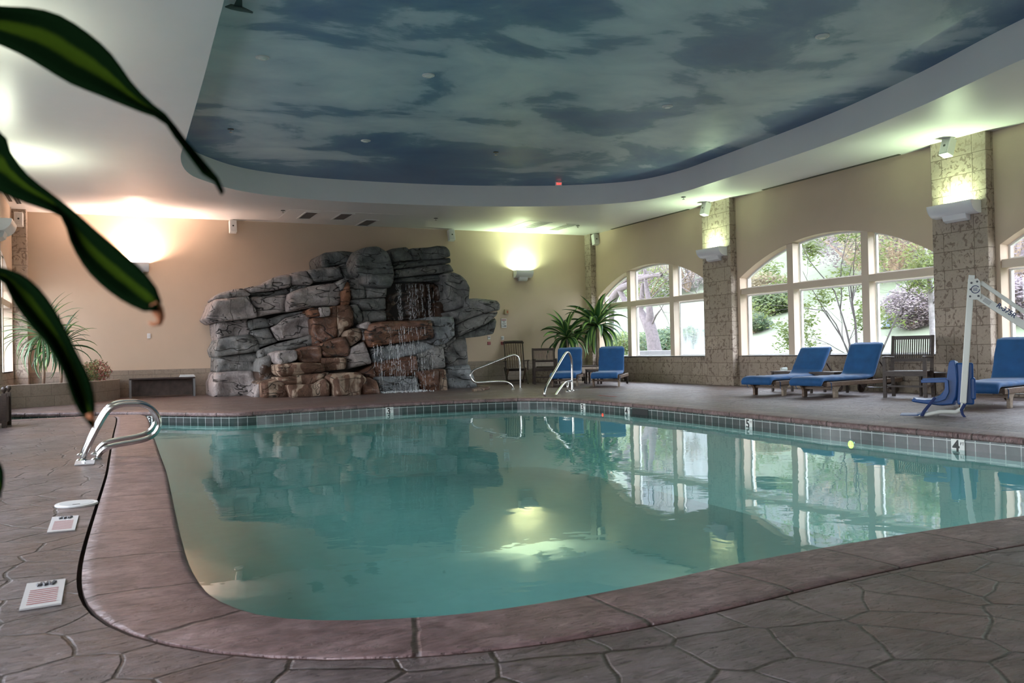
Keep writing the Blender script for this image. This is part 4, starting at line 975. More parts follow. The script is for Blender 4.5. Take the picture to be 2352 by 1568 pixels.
# ---------------------------------------------------------------- pool lift
LP = px(2222, 945, 1, 6.9); LA = YAW+atan2(2200-1176, F_PX); LE = Vector((cos(LA), -sin(LA), 0)); LN = Vector((sin(LA), cos(LA), 0)); LY = 0
def V(u, v, dy=0):
    d = r2*((u-1176)/F_PX)+d2*((v-784)/F_PX)+fw; o = Vector((0, 0, EYE)); t = ((Vector((LP.x, LP.y, 0))-o).dot(LN)+dy)/d.dot(LN); p = o+d*t-Vector((LP.x, LP.y, 0))
    return Vector((p.dot(LE), dy, p.z))
M_lift = simple('lift enamel', (.70, .72, .66), .3); M_lblue = simple('moulded blue plastic', (.008, .07, .25), .35, spec=.5); M_strap = simple('navy strap', (.012, .03, .12), .7)
t = thing('pool_lift', (LP.x, LP.y, 0), 'white pool lift with a blue moulded seat hanging at the right edge of the deck', 'pool lift', None, -LA)
MB().bar(V(2231, 640), V(2212, 925), .068, .068, (0, 1, 0)).build('mast', M_lift, t, bevel=.008)
MB().bar(V(2232, 632), V(2230, 650), .064, .06, (0, 1, 0)).build('mast_cap', M_lift, t)
m = MB(); hexp = [(2227, 642), (2246, 640), (2251, 646), (2253, 682), (2250, 688), (2226, 688), (2222, 668)]
vs = [(V(u, v).x, V(u, v).z) for u, v in hexp]
for s in (-1, 1): m.prism(vs, s*.045-.004, s*.045+.004, lambda a, b, w: (a, w, b))
hp = m.build('pivot_plate', M_lift, t)
for u, v in ((2231, 650), (2244, 647), (2229, 665), (2228, 681), (2247, 680)):
    c = V(u, v); MB().lathe([(.012, -.003), (.012, .006), (.006, .009)], (0, 0, 0), 10, Matrix.Translation((c.x, -.049, c.z)) @ Matrix.Rotation(pi/2, 4, 'X')).build('bolt', simple('bolt grey', (.12, .12, .13), .4, .6), hp)
M_lblk = simple('logo navy', (.03, .05, .13), .5); c = V(2240, 665)
m = MB(); m.tube([(c.x+.042*cos(a/18*pi*1.8+.6), -.0505, c.z+.042*sin(a/18*pi*1.8+.6)) for a in range(19)], .005, 6); m.build('emblem_ring', M_lblk, hp)
m = MB()
for k in range(4): m.box(c.x-.022, c.x+.022, -.052, -.0495, c.z-.018+k*.011, c.z-.013+k*.011)
m.build('emblem_lines', M_lblk, hp)
# two arms run to the right, to the column outside the frame
pe = V(2352, 747); pe2 = V(2352, 716); s1 = V(2250, 682); s2 = V(2252, 648)
d1 = (pe-s1).normalized(); d2_ = (pe2-s2).normalized()
MB().bar(s1-d1*.03, s1+d1*1.55, .05, .082, (0, 0, 1)).build('lower_arm', M_lift, t, bevel=.006)
MB().bar(s2, s2+d2_*1.6, .045, .045, (0, 0, 1)).build('upper_arm', M_lift, t, bevel=.006)
ang = atan2(d1.z, d1.x); tc = s1+d1*(.27)
text('R-375R', .075, M_lblk, t, (tc.x+.05, -.027, tc.z), (pi/2, 0, 0), bold=.002).rotation_euler = (Matrix.Rotation(-ang, 4, 'Y') @ Matrix.Rotation(pi/2, 4, 'X')).to_euler()
q = s1+d1*.10; m = MB(); R_ = Matrix.Translation((q.x, -.026, q.z)) @ Matrix.Rotation(-ang, 4, 'Y')
for k in range(4): m.box(-.05, .035, -.001, .001, -.02+k*.012, -.014+k*.012, R_)
m.build('maker_plate', simple('plate grey', (.25, .27, .28), .5), t); 
col_x = (s1+d1*1.5).x
MB().box(col_x-.06, col_x+.06, -.06, .06, .0, (s2+d2_*1.5).z+.1).build('column', M_lift, t, bevel=.01); MB().box(col_x-.3, col_x+.3, -.3, .3, 0, .02).build('base_plate', M_lift, t)
# gooseneck under the seat carrying the footrest
MB().tube([V(2214, 915), V(2210, 938), V(2195, 946), V(2160, 945), V(2130, 951), V(2112, 958)], .026, 10).build('foot_boom', M_lift, t, smooth=True)
MB().prism([(V(u, v).x, V(u, v).z) for u, v in ((2066, 953), (2072, 959), (2110, 957), (2130, 951), (2128, 947), (2104, 953), (2072, 953))], .04, .40, lambda a, b, w: (a, w, b)).build('footrest', M_lblue, t, bevel=.006)
# seat shell: swept side profile
prof = [(2101, 920), (2130, 922), (2150, 921), (2165, 915), (2175, 903), (2180, 885), (2183, 860), (2186, 838), (2190, 832)]
outp = [(2101, 926), (2130, 930), (2165, 934), (2195, 932), (2203, 915), (2206, 880), (2204, 850), (2200, 831)]
poly = [V(u, v) for u, v in prof]+[V(u, v) for u, v in reversed(outp)]
m = MB(); NY = 9; Pp = [(p.x, p.z) for p in poly]; np_ = len(Pp)
for j in range(NY):
    w = .03+.40*j/(NY-1); e = abs(w-.23)/.20; cxm = sum(a for a, b in Pp)/np_; 
    for a, b in Pp: m.v.append((a+(-.035*e**3), w, b+(.02*e**3)))
for j in range(NY-1):
    for k in range(np_): m.f.append((j*np_+k, j*np_+(k+1) % np_, (j+1)*np_+(k+1) % np_, (j+1)*np_+k))
m.f.append(tuple(range(np_))); m.f.append(tuple((NY-1)*np_+k for k in reversed(range(np_))))
m.build('seat_shell', M_lblue, t, angle=40, bevel=.008)
MB().box(V(2196, 840).x, V(2236, 840).x, .06, .10, V(2200, 930).z, V(2200, 833).z).build('seat_back_wing', M_lblue, t, bevel=.03)
MB().box(V(2232, 840).x-.02, V(2240, 840).x, .05, .26, V(2240, 918).z, V(2240, 868).z).build('side_wing', M_lblue, t, bevel=.015)
for s in (-1, 1):
    y = .23+s*.23
    m = MB(); m.prism([(V(u, v).x, V(u, v).z) for u, v in ((2115, 872), (2170, 870), (2178, 873), (2180, 900), (2172, 916), (2158, 922), (2140, 924), (2140, 918), (2155, 914), (2166, 904), (2170, 892), (2170, 878), (2116, 879))], y-.02, y+.02, lambda a, b, w: (a, w, b)); m.build('armrest', M_lblue, t, bevel=.005)
m = MB(); a = [V(2148, 912), V(2138, 925), V(2122, 945), V(2116, 958), V(2114, 966)]
m = MB().tube([p+Vector((0, -.03, 0)) for p in a], [.018, .02, .02, .022, .018], 6); m.v = [(x, -.03+(y+.03)*.3, z) for x, y, z in m.v]; m.build('strap', M_strap, t)
MB().box(V(2108, 968).x, V(2121, 968).x, -.05, -.01, V(2115, 972).z, V(2115, 962).z).build('buckle', M_black, t)
m = MB().tube([p+Vector((0, -.1, 0)) for p in (V(2216, 926), V(2208, 940), V(2211, 950), V(2219, 960), V(2226, 966), V(2222, 969))], [.02, .02, .016, .014, .012, .008], 6); m.v = [(x, -.1+(y+.1)*.4, z) for x, y, z in m.v]; m.build('strap', M_strap, t)
# ---------------------------------------------------------------- plants
def leaf_mat(name, c_edge, c_mid, rough=.35, half=.22):
    m, t, b, o = nt(name); uv = coords(t, 'UV'); sp = t.nodes.new('ShaderNodeSeparateXYZ'); t.links.new(uv, sp.inputs[0])
    a = mathn(t, 'ABSOLUTE', mathn(t, 'SUBTRACT', sp.outputs[0], .5)); v = coords(t); n = noisen(t, v, 30, 3)
    k = mathn(t, 'ADD', a, mathn(t, 'MULTIPLY', mathn(t, 'SUBTRACT', n, .5), .10))
    t.links.new(ramp(t, k, [(half*.55, c_mid), (half*1.1, c_edge)]), b.inputs['Base Color']); b.inputs['Roughness'].default_value = rough
    return m
M_drac = leaf_mat('striped dracaena leaf', (.02, .075, .02), (.26, .42, .10)); M_drac2 = leaf_mat('yellow edged leaf', (.28, .36, .08), (.04, .12, .035), half=.5)
M_yuc = leaf_mat('pale yucca leaf', (.36, .42, .22), (.10, .20, .10), half=.6); M_dark = leaf_mat('dark strap leaf', (.02, .06, .02), (.03, .09, .03)); M_trunk = simple('tan trunk', (.28, .21, .15), .8, 0, 30, .3)
def blade(base, az, elev, L, W_, droop, n=9, twist=0, fold=.25):
    m = MB(); m.uv = []; p = Vector(base); e = elev; pts = []
    for i in range(n+1):
        pts.append((p.copy(), e)); st_ = L/n; p = p+Vector((cos(az)*cos(e), sin(az)*cos(e), sin(e)))*st_; e -= droop/n*(.4+1.2*i/n)
    for i, (p, e) in enumerate(pts):
        s = i/n; w = W_*(.35+.65*min(1, s*3.2))*(1-max(0, (s-.45)/.55)**1.8)+.0015
        side = Vector((-sin(az), cos(az), 0)); up = Vector((-cos(az)*sin(e), -sin(az)*sin(e), cos(e))); tw = twist*s; sd = side*cos(tw)+up*sin(tw); uu = up*cos(tw)-side*sin(tw)
        for k in (-1, -.5, 0, .5, 1): m.v.append(tuple(p+sd*w*.5*k+uu*abs(k)*w*fold)); m.uv.append((.5+k*.5, s))
    for i in range(n):
        for k in range(4): m.f.append((i*5+k, i*5+k+1, (i+1)*5+k+1, (i+1)*5+k))
    return m
def rosette(t, c, n, L, Wd, mats, rnd, e0=1.35, e1=-.5, droop=(1.2, 2.2), name='leaf'):
    for i in range(n):
        s = i/n; az = i*2.39996+rnd.uniform(-.3, .3); el = e0+(e1-e0)*s+rnd.uniform(-.1, .1)
        blade(c, az, el, L*rnd.uniform(.75, 1.1), Wd*rnd.uniform(.8, 1.15), rnd.uniform(*droop)*(.35+.65*s), twist=rnd.uniform(-.7, .7)).build(name, mats[i % len(mats)], t, smooth=True, fix=False, solid=.0016)
rp = random.Random(11)
def potted(loc, label, h, n, L, Wd, name='dracaena_plant', mats=None, basez=0, **k):
    t = thing(name, (loc[0], loc[1], basez), label, 'plant'); 
    MB().tube([(0, 0, 0), (.02, .01, (h-basez)*.5), (0, 0, h-basez)], [.03, .026, .024], 8).build('stem', M_trunk, t, smooth=True)
    rosette(t, (0, 0, h-basez), n, L, Wd, mats or [M_drac, M_drac, M_drac, M_drac2], rp, **k); return t
# raised stone planter in the far right corner
cp = MB(); cp.box(10.75, 12.45, 20.3, 21.7, 0, .40); po = cp.build('corner_planter', M_stone2, boxuv=True); tag(po, 'low stone planter in the far corner behind the loungers, holding striped plants', 'planter')
st_ = MB().box(10.82, 12.4, 20.37, 21.68, .40, .43).build('soil', simple('potting soil', (.04, .028, .02), .95, 0, 30, .4), po)
a = px(1302, 790, 1, 20.7); potted((a.x, 20.7), 'smaller striped leafy plant, left of the two in the corner, behind the blue lounger', 1.20, 34, .92, .15, basez=.43, droop=(1.6, 2.8))
a = px(1370, 760, 1, 20.6); potted((a.x, 20.6), 'taller striped leafy plant in front of the corner pillar and window', 1.50, 46, 1.08, .17, basez=.43, droop=(1.6, 2.8))
# curved planter at the far left
pl = [(-1.75, 18.47), (-1.60, 18.60), (-1.2, 18.85), (-.75, 19.2), (-.35, 19.7), (-.05, 20.3), (.18, 21.0), (.25, 21.68)]
C1 = resample(crom([Vector(p) for p in pl], 6, False), .15, False)
inn = [p+Vector((-.16, .12)) for p in C1]; inn[0] = Vector((-1.75, 18.66)); inn[-1] = Vector((.09, 21.68))
m = MB(); n1 = len(C1); m.uv = []
ac = 0
for i, (p, q) in enumerate(zip(C1, inn)):
    if i: ac += (p-C1[i-1]).length
    for P_, z, vv in ((p, 0, 0), (p, .43, .43), (q, .43, .59), (q, .3, .72)): m.v.append((P_.x, P_.y, z)); m.uv.append((ac, vv))
for i in range(n1-1):
    for k in range(3): m.f.append((i*4+k, i*4+k+1, (i+1)*4+k+1, (i+1)*4+k))
pw = m.build('curved_planter', M_stone3, smooth=False); tag(pw, 'curved low stone planter wall in the far left corner', 'planter')
m = MB(); cdt_mesh(m, [[(p.x, p.y) for p in inn]+[(-1.5, 21.68), (-1.5, 21.42), (-1.75, 21.42)]], lambda p: (p[0], p[1], .36+.03*noise.noise(Vector((p[0]*3, p[1]*3, 0)))), 0); m.build('bark_mulch', simple('red bark mulch', (.13, .035, .025), .9, 0, 25, .7, bmp=1), pw)
def at(u, v, y): p = px(u, v, 1, y); return p
a = at(98, 770, 20.0); potted((a.x, 20.0), 'pale green spiky plant with drooping narrow leaves in the curved planter', a.z, 75, 1.0, .045, name='yucca_plant', mats=[M_yuc, M_yuc, M_drac2], basez=.36, droop=(1.8, 3.0), e1=-.9)
a = at(138, 800, 19.9); potted((a.x, 19.95), 'dark green strap-leaved plant right of the spiky one in the curved planter', a.z, 46, .9, .05, name='dark_leaf_plant', mats=[M_dark, M_drac], basez=.36, droop=(1.8, 3.0))
def bush(name, loc, r, label, cols, n=900, leaf=.05, basez=0, sq=.8, seed=3, cat='shrub', parent_sep=True):
    rb = random.Random(seed); t = thing(name, (loc[0], loc[1], basez), label, cat)
    m = MB()
    for i in range(9):
        az = rb.uniform(0, 2*pi); e = rb.uniform(.5, 1.4); m.tube([(0, 0, 0), (cos(az)*cos(e)*r*.5, sin(az)*cos(e)*r*.5, sin(e)*r*.7), (cos(az)*cos(e)*r, sin(az)*cos(e)*r, sin(e)*r*1.3)], [.012*r/.3, .008*r/.3, .003*r/.3], 5)
    m.build('branches', M_trunk, t)
    per = n//len(cols)
    for ci, c in enumerate(cols):
        m = MB()
        for i in range(per):
            while True:
                v = Vector((rb.uniform(-1, 1), rb.uniform(-1, 1), rb.uniform(-1, 1)))
                if .25 < v.length < 1: break
            if len(cols) == 3 and ((ci == 1) != (v.x > .1)) and rb.random() < .75: continue
            k = 1+.22*noise.noise(v*2.5+Vector((seed, 0, 0))); p = Vector((v.x*r*k, v.y*r*k, r*sq*1.05+v.z*r*sq*k)); s = leaf*rb.uniform(.6, 1.3)
            a = Vector((rb.gauss(0, 1), rb.gauss(0, 1), rb.gauss(0, .6))).normalized()*s; b = a.orthogonal().normalized()*s*.4
            m.add([p-a*.5, p+b*.5, p+a*.5, p-b*.5], [(0, 1, 2, 3)])
        tag(m.build('foliage', c, t, fix=False), kind='stuff')
    return t
a = at(222, 880, 20.6); bush('leafy_bush', (a.x, 20.75), .30, 'small green bush with dark red leaves at the right end of the curved planter', [simple('bush green', (.07, .13, .04), .6), simple('red leaf', (.22, .03, .025), .6), simple('olive leaf', (.20, .19, .06), .6)], 2600, .05, .36, .85)
# dark wooden planter box at the left edge
q = px(16, 982, 2, 0)
t = thing('wooden_planter_box', (q.x-.32, q.y+.3, 0), 'dark wooden planter box with ball finials, cut off by the left edge', 'planter')
for k in (0, 1): MB().box(-.29, .29, (-.30, .28)[k], (-.28, .30)[k], .06, .40).build('side_board', M_dwood, t)
for k in (0, 1): MB().box((-.30, .28)[k], (-.28, .30)[k], -.28, .28, .06, .40).build('side_board', M_dwood, t)
for x in (-1, 1):
    for y in (-1, 1):
        MB().box(x*.29-.03, x*.29+.03, y*.29-.03, y*.29+.03, 0, .45).build('corner_post', M_dwood, t, bevel=.004); MB().lathe([(.012, 0), (.014, .015), (.03, .035), (.036, .055), (.03, .075), (.01, .09)], (x*.29, y*.29, .45), 14).build('finial', M_dwood, t, smooth=True)
MB().box(-.28, .28, -.28, .28, .3, .34).build('soil', simple('soil', (.04, .028, .02), .95), t)
# ---------------------------------------------------------------- markers on tile band and deck
M_mk = simple('marker tile', (.80, .80, .76), .3); M_num = simple('marker black', (.015, .015, .015), .4)
def nearest(u, v, z):
    best = None
    for i, p in enumerate(PO):
        q = Vector((p.x, p.y, z-EYE)); dd = q.dot(fw)
        if dd < 5: continue
        e = abs(1176+F_PX*q.dot(r2)/dd-u)+abs(784+F_PX*q.dot(d2)/dd-v)*2
        if best is None or e < best[0]: best = (e, i)
    return best[1]
def tile_marker(u, v, label, n_, small, wz=.145):
    best = nearest(u, v, -.138)
    c = offset(PO, .028)[best]; tg = (PO[(best+1) % len(PO)]-PO[best-1]).normalized(); nr = Vector((-tg.y, tg.x))   # toward the water
    rz = atan2(nr.y, nr.x)+pi/2
    t = thing('depth_marker', (c.x+nr.x*.004, c.y+nr.y*.004, -.138), label, 'depth marker', 'white depth numbers on the pool tiles', rz)
    MB().box(-.072, .072, -.004, .004, -.07, .07).build('tile', M_mk, t)
    text(n_, .15, M_num, t, (-.018, -.0055, .0), (pi/2, 0, 0), bold=.004, name='numeral')
    text(small, .04, M_num, t, (.048, -.0055, .028), (pi/2, 0, 0), name='unit')
tile_marker(349, 957, 'white tile reading 3 beside the looped handrail at the left end of the pool', '3', 'FT')
tile_marker(893, 940, 'white tile reading 3 below the middle of the rocks', '3', 'FT')
tile_marker(1336, 927, 'white tile reading 3 just right of the stair rail', '3', 'FT')
tile_marker(1436, 937, 'white tile reading 4 left of the dark skimmer opening', '4', 'FT')
tile_marker(1719, 967, 'white tile reading 5 on the right side of the pool', '5', 'FT')
tile_marker(2197, 1015, 'white tile reading 4 FT at the right, below the pool lift', '4', 'FT')
def wallbox(u, v, w, h, name, mat, label, cat, z=-.12):
    best = nearest(u, v, z); c = offset(PO, .028)[best]; tg = (PO[(best+1) % len(PO)]-PO[best-1]).normalized(); nr = Vector((-tg.y, tg.x))
    t = thing(name, (c.x, c.y, z), label, cat, None, atan2(nr.y, nr.x)+pi/2)
    return t
t = wallbox(1468, 938, 0, 0, 'skimmer_opening', None, 'dark rectangular skimmer opening in the tiles on the far right side', 'skimmer', -.13)
MB().box(-.22, .22, -.004, .0, -.06, .06).build('opening', M_black, t); MB().box(-.24, .24, -.008, -.002, .055, .068).build('weir_lip', simple('weir grey', (.2, .22, .2), .5), t)
for u, v, c, lab in ((1948, 1008, (.75, 1, .15), 'glowing yellow green pool light just under the waterline on the right'), (1385, 939, (1, .06, .03), 'small glowing red disc at the far corner')):
    t = wallbox(u, v, 0, 0, 'pool_glow', None, lab, 'pool light', -.235)  # the red disc is an added emitter, not a known fixture
    k = .6 if c[0] < 1 else .45
    MB().lathe([(.10*k, 0), (.10*k, .01), (.085*k, .014)], (0, 0, 0), 20, Matrix.Rotation(pi/2, 4, 'X')).build('ring', M_steel, t)
    MB().lathe([(.082*k, .010), (.05*k, .022), (.001, .026)], (0, 0, 0), 20, Matrix.Rotation(pi/2, 4, 'X')).build('lens', simple('light lens', c, .3, emit=c, estr=4), t)
# plates on the deck
def deck_plate(corners, label):
    c = [px(u, v, 2, .004) for u, v in corners]; ctr = sum(c, Vector())/4
    t = thing('deck_safety_plate', (ctr.x, ctr.y, 0), label, 'deck sign', 'white safety plates set in the deck at the left'); d = [p-ctr for p in c]
    MB().add([(p.x, p.y, .001) for p in d]+[(p.x, p.y, .007) for p in d], [(0, 1, 2, 3), (4, 5, 6, 7), (0, 1, 5, 4), (1, 2, 6, 5), (2, 3, 7, 6), (3, 0, 4, 7)]).build('plate', simple('plate white', (.62, .60, .58), .4), t)
    def at2(a, b): return d[0].lerp(d[1], a).lerp(d[3].lerp(d[2], a), b)   # a across, b down
    m = MB()
    for k in range(8):
        b = .34+k*.075; q = [at2(.14, b), at2(.86, b), at2(.86, b+.03), at2(.14, b+.03)]; m.add([(p.x, p.y, .0078) for p in q], [(0, 1, 2, 3)])
    m.build('red_text_lines', simple('plate red', (.42, .12, .12), .5), t)
    m = MB(); P_ = [at2(.3+.45*i/14, .15+.06*sin(i*1.3)) for i in range(15)]; m.tube([(p.x, p.y, .009) for p in P_], .007, 5); m.build('pictogram', simple('plate grey ink', (.16, .16, .17), .5), t)
    return t
deck_plate([(120, 1188), (181, 1184), (172, 1217), (108, 1223)], 'white safety plate with red text lines just below the round lid on the left deck')
deck_plate([(62, 1341), (151, 1330), (141, 1386), (44, 1401)], 'larger looking white safety plate with red text lines nearest the camera at lower left')
a_ = px(176, 1159, 2, .0); b_ = px(128, 1161, 2, 0); rr = (a_-b_).length
t = thing('deck_access_cover', (a_.x, a_.y, 0), 'round white plastic lid set in the left deck', 'skimmer lid'); MB().lathe([(rr, .001), (rr, .008), (rr*.97, .012), (.001, .013)], n=36).build('lid', M_mk, t); MB().lathe([(rr*.80, .0128), (rr*.80, .0136), (.001, .0138)], n=36).build('inner_disc', simple('lid grey', (.55, .56, .54), .45), t); MB().box(-.02, .02, -rr*.6, -rr*.5, .012, .015).build('finger_slot', M_black, t)
a_ = px(195, 1064, 2, 0); t = thing('anchor_plate', (a_.x, a_.y, 0), 'pale square plate on the deck at the foot of the looped handrails', 'deck plate'); MB().box(-.075, .075, -.14, .14, .001, .012).build('plate', simple('plate grey', (.5, .47, .46), .35), t, bevel=.003)
for q in (-.1, .1): MB().lathe([(.01, .012), (.008, .017)], (0, q, 0), 10).build('screw', M_steel, t)
# drain grate on the pool floor
p = px(987, 1071, 2, -1.24); t = thing('floor_drain', (p.x, p.y, -1.25), 'dark square drain grate on the pool floor seen through the water', 'drain')
MB().box(-.35, .35, -.35, .35, .003, .02).build('frame', M_grille, t)
m = MB()
for k in range(9): m.box(-.30, .30, -.31+k*.07, -.28+k*.07, .02, .03)
m.build('bars', M_black, t)
# red warning lettering on the coping by the stair rail
p = px(1395, 910, 2, 0); t = thing('coping_lettering', (p.x, p.y, 0), 'faded red painted lettering on the coping right of the stair rail', 'lettering')
text('NO DIVING', .14, simple('faded red paint', (.45, .07, .06), .6), t, (0, 0, .006), (0, 0, radians(-93)), ext=.0005)
# ---------------------------------------------------------------- outside, beyond the window wall
def ground_mat(name, c0, c1, c2, sc=2):
    m, t, b, o = nt(name); v = coords(t); n = noisen(t, v, sc*.15, 4); n2 = noisen(t, v, sc, 5, .65)
    t.links.new(mixc(t, .3, ramp(t, n, [(.35, c0), (.65, c1)]), ramp(t, n2, [(.3, c0), (.55, c1), (.75, c2)])), b.inputs['Base Color']); b.inputs['Roughness'].default_value = .9; bump(t, b, n2, .6, .08); return m
M_lawn = ground_mat('lawn', (.078, .110, .040), (.092, .122, .050), (.104, .132, .060), 3)
M_hill = ground_mat('dry green hillside', (.075, .105, .05), (.115, .125, .085), (.14, .13, .115), 1.2)
M_path = simple('pale path', (.17, .165, .165), .8, 0, 6, .05); M_wallout = simple('retaining wall', (.12, .10, .10), .8, 0, 3, .15)
def hz(x, y):
    # terrain height outside: level lawn, then rising hill
    d = max(0, x-26+.10*(y-18)); z = -.12+.02*max(0, x-16)
    z += min(d, 60)*(.20+.16*min(1, d/30)) ; z += noise.noise(Vector((x*.06, y*.06, 3)))*min(2.0, d*.10)+noise.noise(Vector((x*.3, y*.3, 1)))*min(.25, d*.02)
    return z
m = MB(); nx, ny = 60, 60; X0, X1, Y0, Y1 = XW+.34, 110, -35, 130
for i in range(nx+1):
    for j in range(ny+1):
        x = X0+(X1-X0)*(i/nx)**1.5; y = Y0+(Y1-Y0)*j/ny; m.v.append((x, y, hz(x, y)))
for i in range(nx):
    for j in range(ny): m.f.append((i*(ny+1)+j, (i+1)*(ny+1)+j, (i+1)*(ny+1)+j+1, i*(ny+1)+j+1))
g = m.build('lawn_and_hillside', [M_lawn, M_hill], smooth=True); g['kind'] = 'structure'
for p in g.data.polygons: p.material_index = 1 if p.center.x > 27-.10*(p.center.y-18) else 0
m = MB(); m.box(-60, XL-.34, -40, 60, -.3, -.12); g2 = m.build('left_ground', M_path); g2['kind'] = 'structure'
# winding path
pts = [(20.5, 4), (21.5, 9), (22.8, 14), (24.0, 19), (24.2, 24), (25.5, 30), (28, 37), (31, 44)]
P = resample(crom([Vector(p) for p in pts], 6, False), .5, False); m = MB()
for i, p in enumerate(P):
    d = (P[min(i+1, len(P)-1)]-P[max(i-1, 0)]).normalized(); s = Vector((d.y, -d.x))*.75
    for q in (p-s, p+s): m.v.append((q.x, q.y, hz(q.x, q.y)+.03))
for i in range(len(P)-1): m.f.append((2*i, 2*i+1, 2*i+3, 2*i+2))
pp = m.build('garden_path', M_path, solid=.03); tag(pp, 'pale curving garden path crossing the lawn outside the windows', 'path')
def at3(u, v, x): return px(u, v, 0, x)
# low retaining wall right outside the middle window, pale slab outside the far window
w_ = MB().box(15.2, 15.45, -8, 17.6, -.15, .62).build('retaining_wall', M_wallout, bevel=.02); tag(w_, 'low brownish retaining wall just outside the middle window', 'wall')
w_ = MB().box(14.6, 17.4, 22.6, 22.9, -.15, .80).build('concrete_wall', simple('pale concrete', (.15, .145, .15), .8, 0, 4, .06), bevel=.02); tag(w_, 'pale concrete wall outside the far window behind the leaning tree', 'wall')
M_bark = simple('grey bark', (.085, .07, .072), .9, 0, 12, .3, bmp=.5); M_bark2 = simple('thin grey bark', (.065, .055, .055), .85, 0, 12, .3); M_birch = simple('birch bark', (.2, .185, .19), .7, 0, 9, .5)
def leafc(n, c):
    m, t, b, o = nt(n); b.inputs['Base Color'].default_value = (*c, 1); b.inputs['Roughness'].default_value = .6
    tr = t.nodes.new('ShaderNodeBsdfTranslucent'); tr.inputs[0].default_value = (c[0]*1.3, c[1]*1.3, c[2], 1); mx = t.nodes.new('ShaderNodeMixShader'); mx.inputs[0].default_value = .4
    t.links.new(b.outputs[0], mx.inputs[1]); t.links.new(tr.outputs[0], mx.inputs[2]); t.links.new(mx.outputs[0], o.inputs[0]); return m
L_fresh = leafc('fresh leaf', (.10, .135, .02)); L_oliv = leafc('olive leaf out', (.07, .10, .035)); L_gold = leafc('golden leaf', (.17, .14, .075)); L_pink = leafc('pinkish twig', (.15, .12, .125)); L_hedge = leafc('hedge leaf', (.035, .07, .028))
def grow(m, tips, p, d, L, r, depth, rnd, spread=.5, n=5, up=.1):
    pts = [p]; q = Vector(p); dd = Vector(d)
    for i in range(n):
        dd = (dd+Vector((rnd.gauss(0, .10), rnd.gauss(0, .10), rnd.gauss(0, .07)+up*.3))).normalized(); q = q+dd*L/n; pts.append(q.copy())
    m.tube(pts, [r*(1-.55*i/n) for i in range(n+1)], 6 if depth > 1 else 4, caps=False)
    if depth == 0: tips.append(pts[-1]); tips.append(pts[n//2]); return
    for k in range(rnd.choice((2, 3, 3))):
        a = Vector((rnd.gauss(0, 1), rnd.gauss(0, 1), rnd.gauss(0, .6)+up)).normalized(); j = rnd.randint(n//2, n)
        grow(m, tips, pts[j], (dd+a*spread*1.4).normalized(), L*rnd.uniform(.55, .8), r*.45, depth-1, rnd, spread, n, up)
def tree(name, loc, stems, label, bark, leafm, nleaf, leaf, seed, depth=3, spread=.5, cloud=.35, cat='tree'):
    rnd = random.Random(seed); t = thing(name, loc, label, cat); m = MB(); tips = []
    for d, L, r in stems: grow(m, tips, Vector((0, 0, -.1)), Vector(d).normalized(), L, r, depth, rnd, spread)
    m.build('branches', bark, t, smooth=True, fix=False)
    if nleaf:
        k = MB()
        for i in range(nleaf):
            p = tips[rnd.randrange(len(tips))]+Vector((rnd.gauss(0, cloud), rnd.gauss(0, cloud), rnd.gauss(0, cloud*.7))); s = leaf*rnd.uniform(.6, 1.3)
            a = Vector((rnd.gauss(0, 1), rnd.gauss(0, 1), rnd.gauss(0, .7))).normalized()*s; b = a.orthogonal().normalized()*s*.38
            k.add([p-a*.5, p+b*.5, p+a*.5, p-b*.5], [(0, 1, 2, 3)])
        tag(k.build('foliage', leafm, t, fix=False), kind='stuff')
    return t
# young green tree of the middle window
a = at3(1980, 800, 17.5); tree('young_green_tree', (17.5, a.y, hz(17.5, a.y)), [((-.05, .25, 1), 2.6, .035), ((0, .12, 1), 2.7, .04), ((.1, .45, 1), 2.4, .03), ((0, -.35, 1), 2.2, .03), ((0, .75, 1), 2.2, .028)],
     'slender many-stemmed tree with fresh green leaves outside the middle window', M_bark2, L_fresh, 13000, .12, 21, 3, .55, .15)
a = at3(1918, 822, 16.4); tree('sapling', (16.4, a.y, hz(16.4, a.y)), [((0, .25, 1), 1.0, .012)], 'thin bare sapling left of the green tree outside the middle window', M_bark2, L_fresh, 40, .07, 5, 1, .4, .12)
# big bare tree of the far window
a = at3(1500, 812, 18.2); t = thing('bare_tree', (18.2, a.y, 0), 'thick grey leafless tree leaning left outside the far window', 'tree'); base = Vector((18.2, a.y, 0)); m = MB(); tips = []
def V3(u, v, x=18.2): return at3(u, v, x)-base
m.tube([V3(1508, 830), V3(1503, 800), V3(1497, 765), V3(1490, 745)], [.34, .26, .23, .24], 12, False)
m.tube([V3(1490, 750), V3(1480, 730), V3(1470, 712), V3(1474, 690), V3(1476, 650)], [.20, .17, .13, .11, .06], 10, False)
m.tube([V3(1490, 750), V3(1493, 725), V3(1490, 690), V3(1484, 655), V3(1478, 600)], [.18, .15, .11, .08, .04], 10, False)
m.tube([V3(1474, 705), V3(1440, 700), V3(1420, 660), V3(1445, 635), V3(1520, 632)], [.09, .12, .12, .09, .05], 8, False)
m.tube([V3(1380, 830), V3(1395, 760), V3(1400, 700), V3(1420, 665), V3(1470, 640), V3(1518, 628)], [.30, .26, .22, .15, .10, .05], 10, False)
m.tube([V3(1390, 780), V3(1385, 720), V3(1405, 670), V3(1440, 620), V3(1470, 600)], [.2, .18, .12, .08, .05], 8, False)
m.tube([V3(1497, 745), V3(1506, 725), V3(1518, 710), V3(1526, 695)], [.05, .04, .02, .01], 6, False)
rb = random.Random(8)
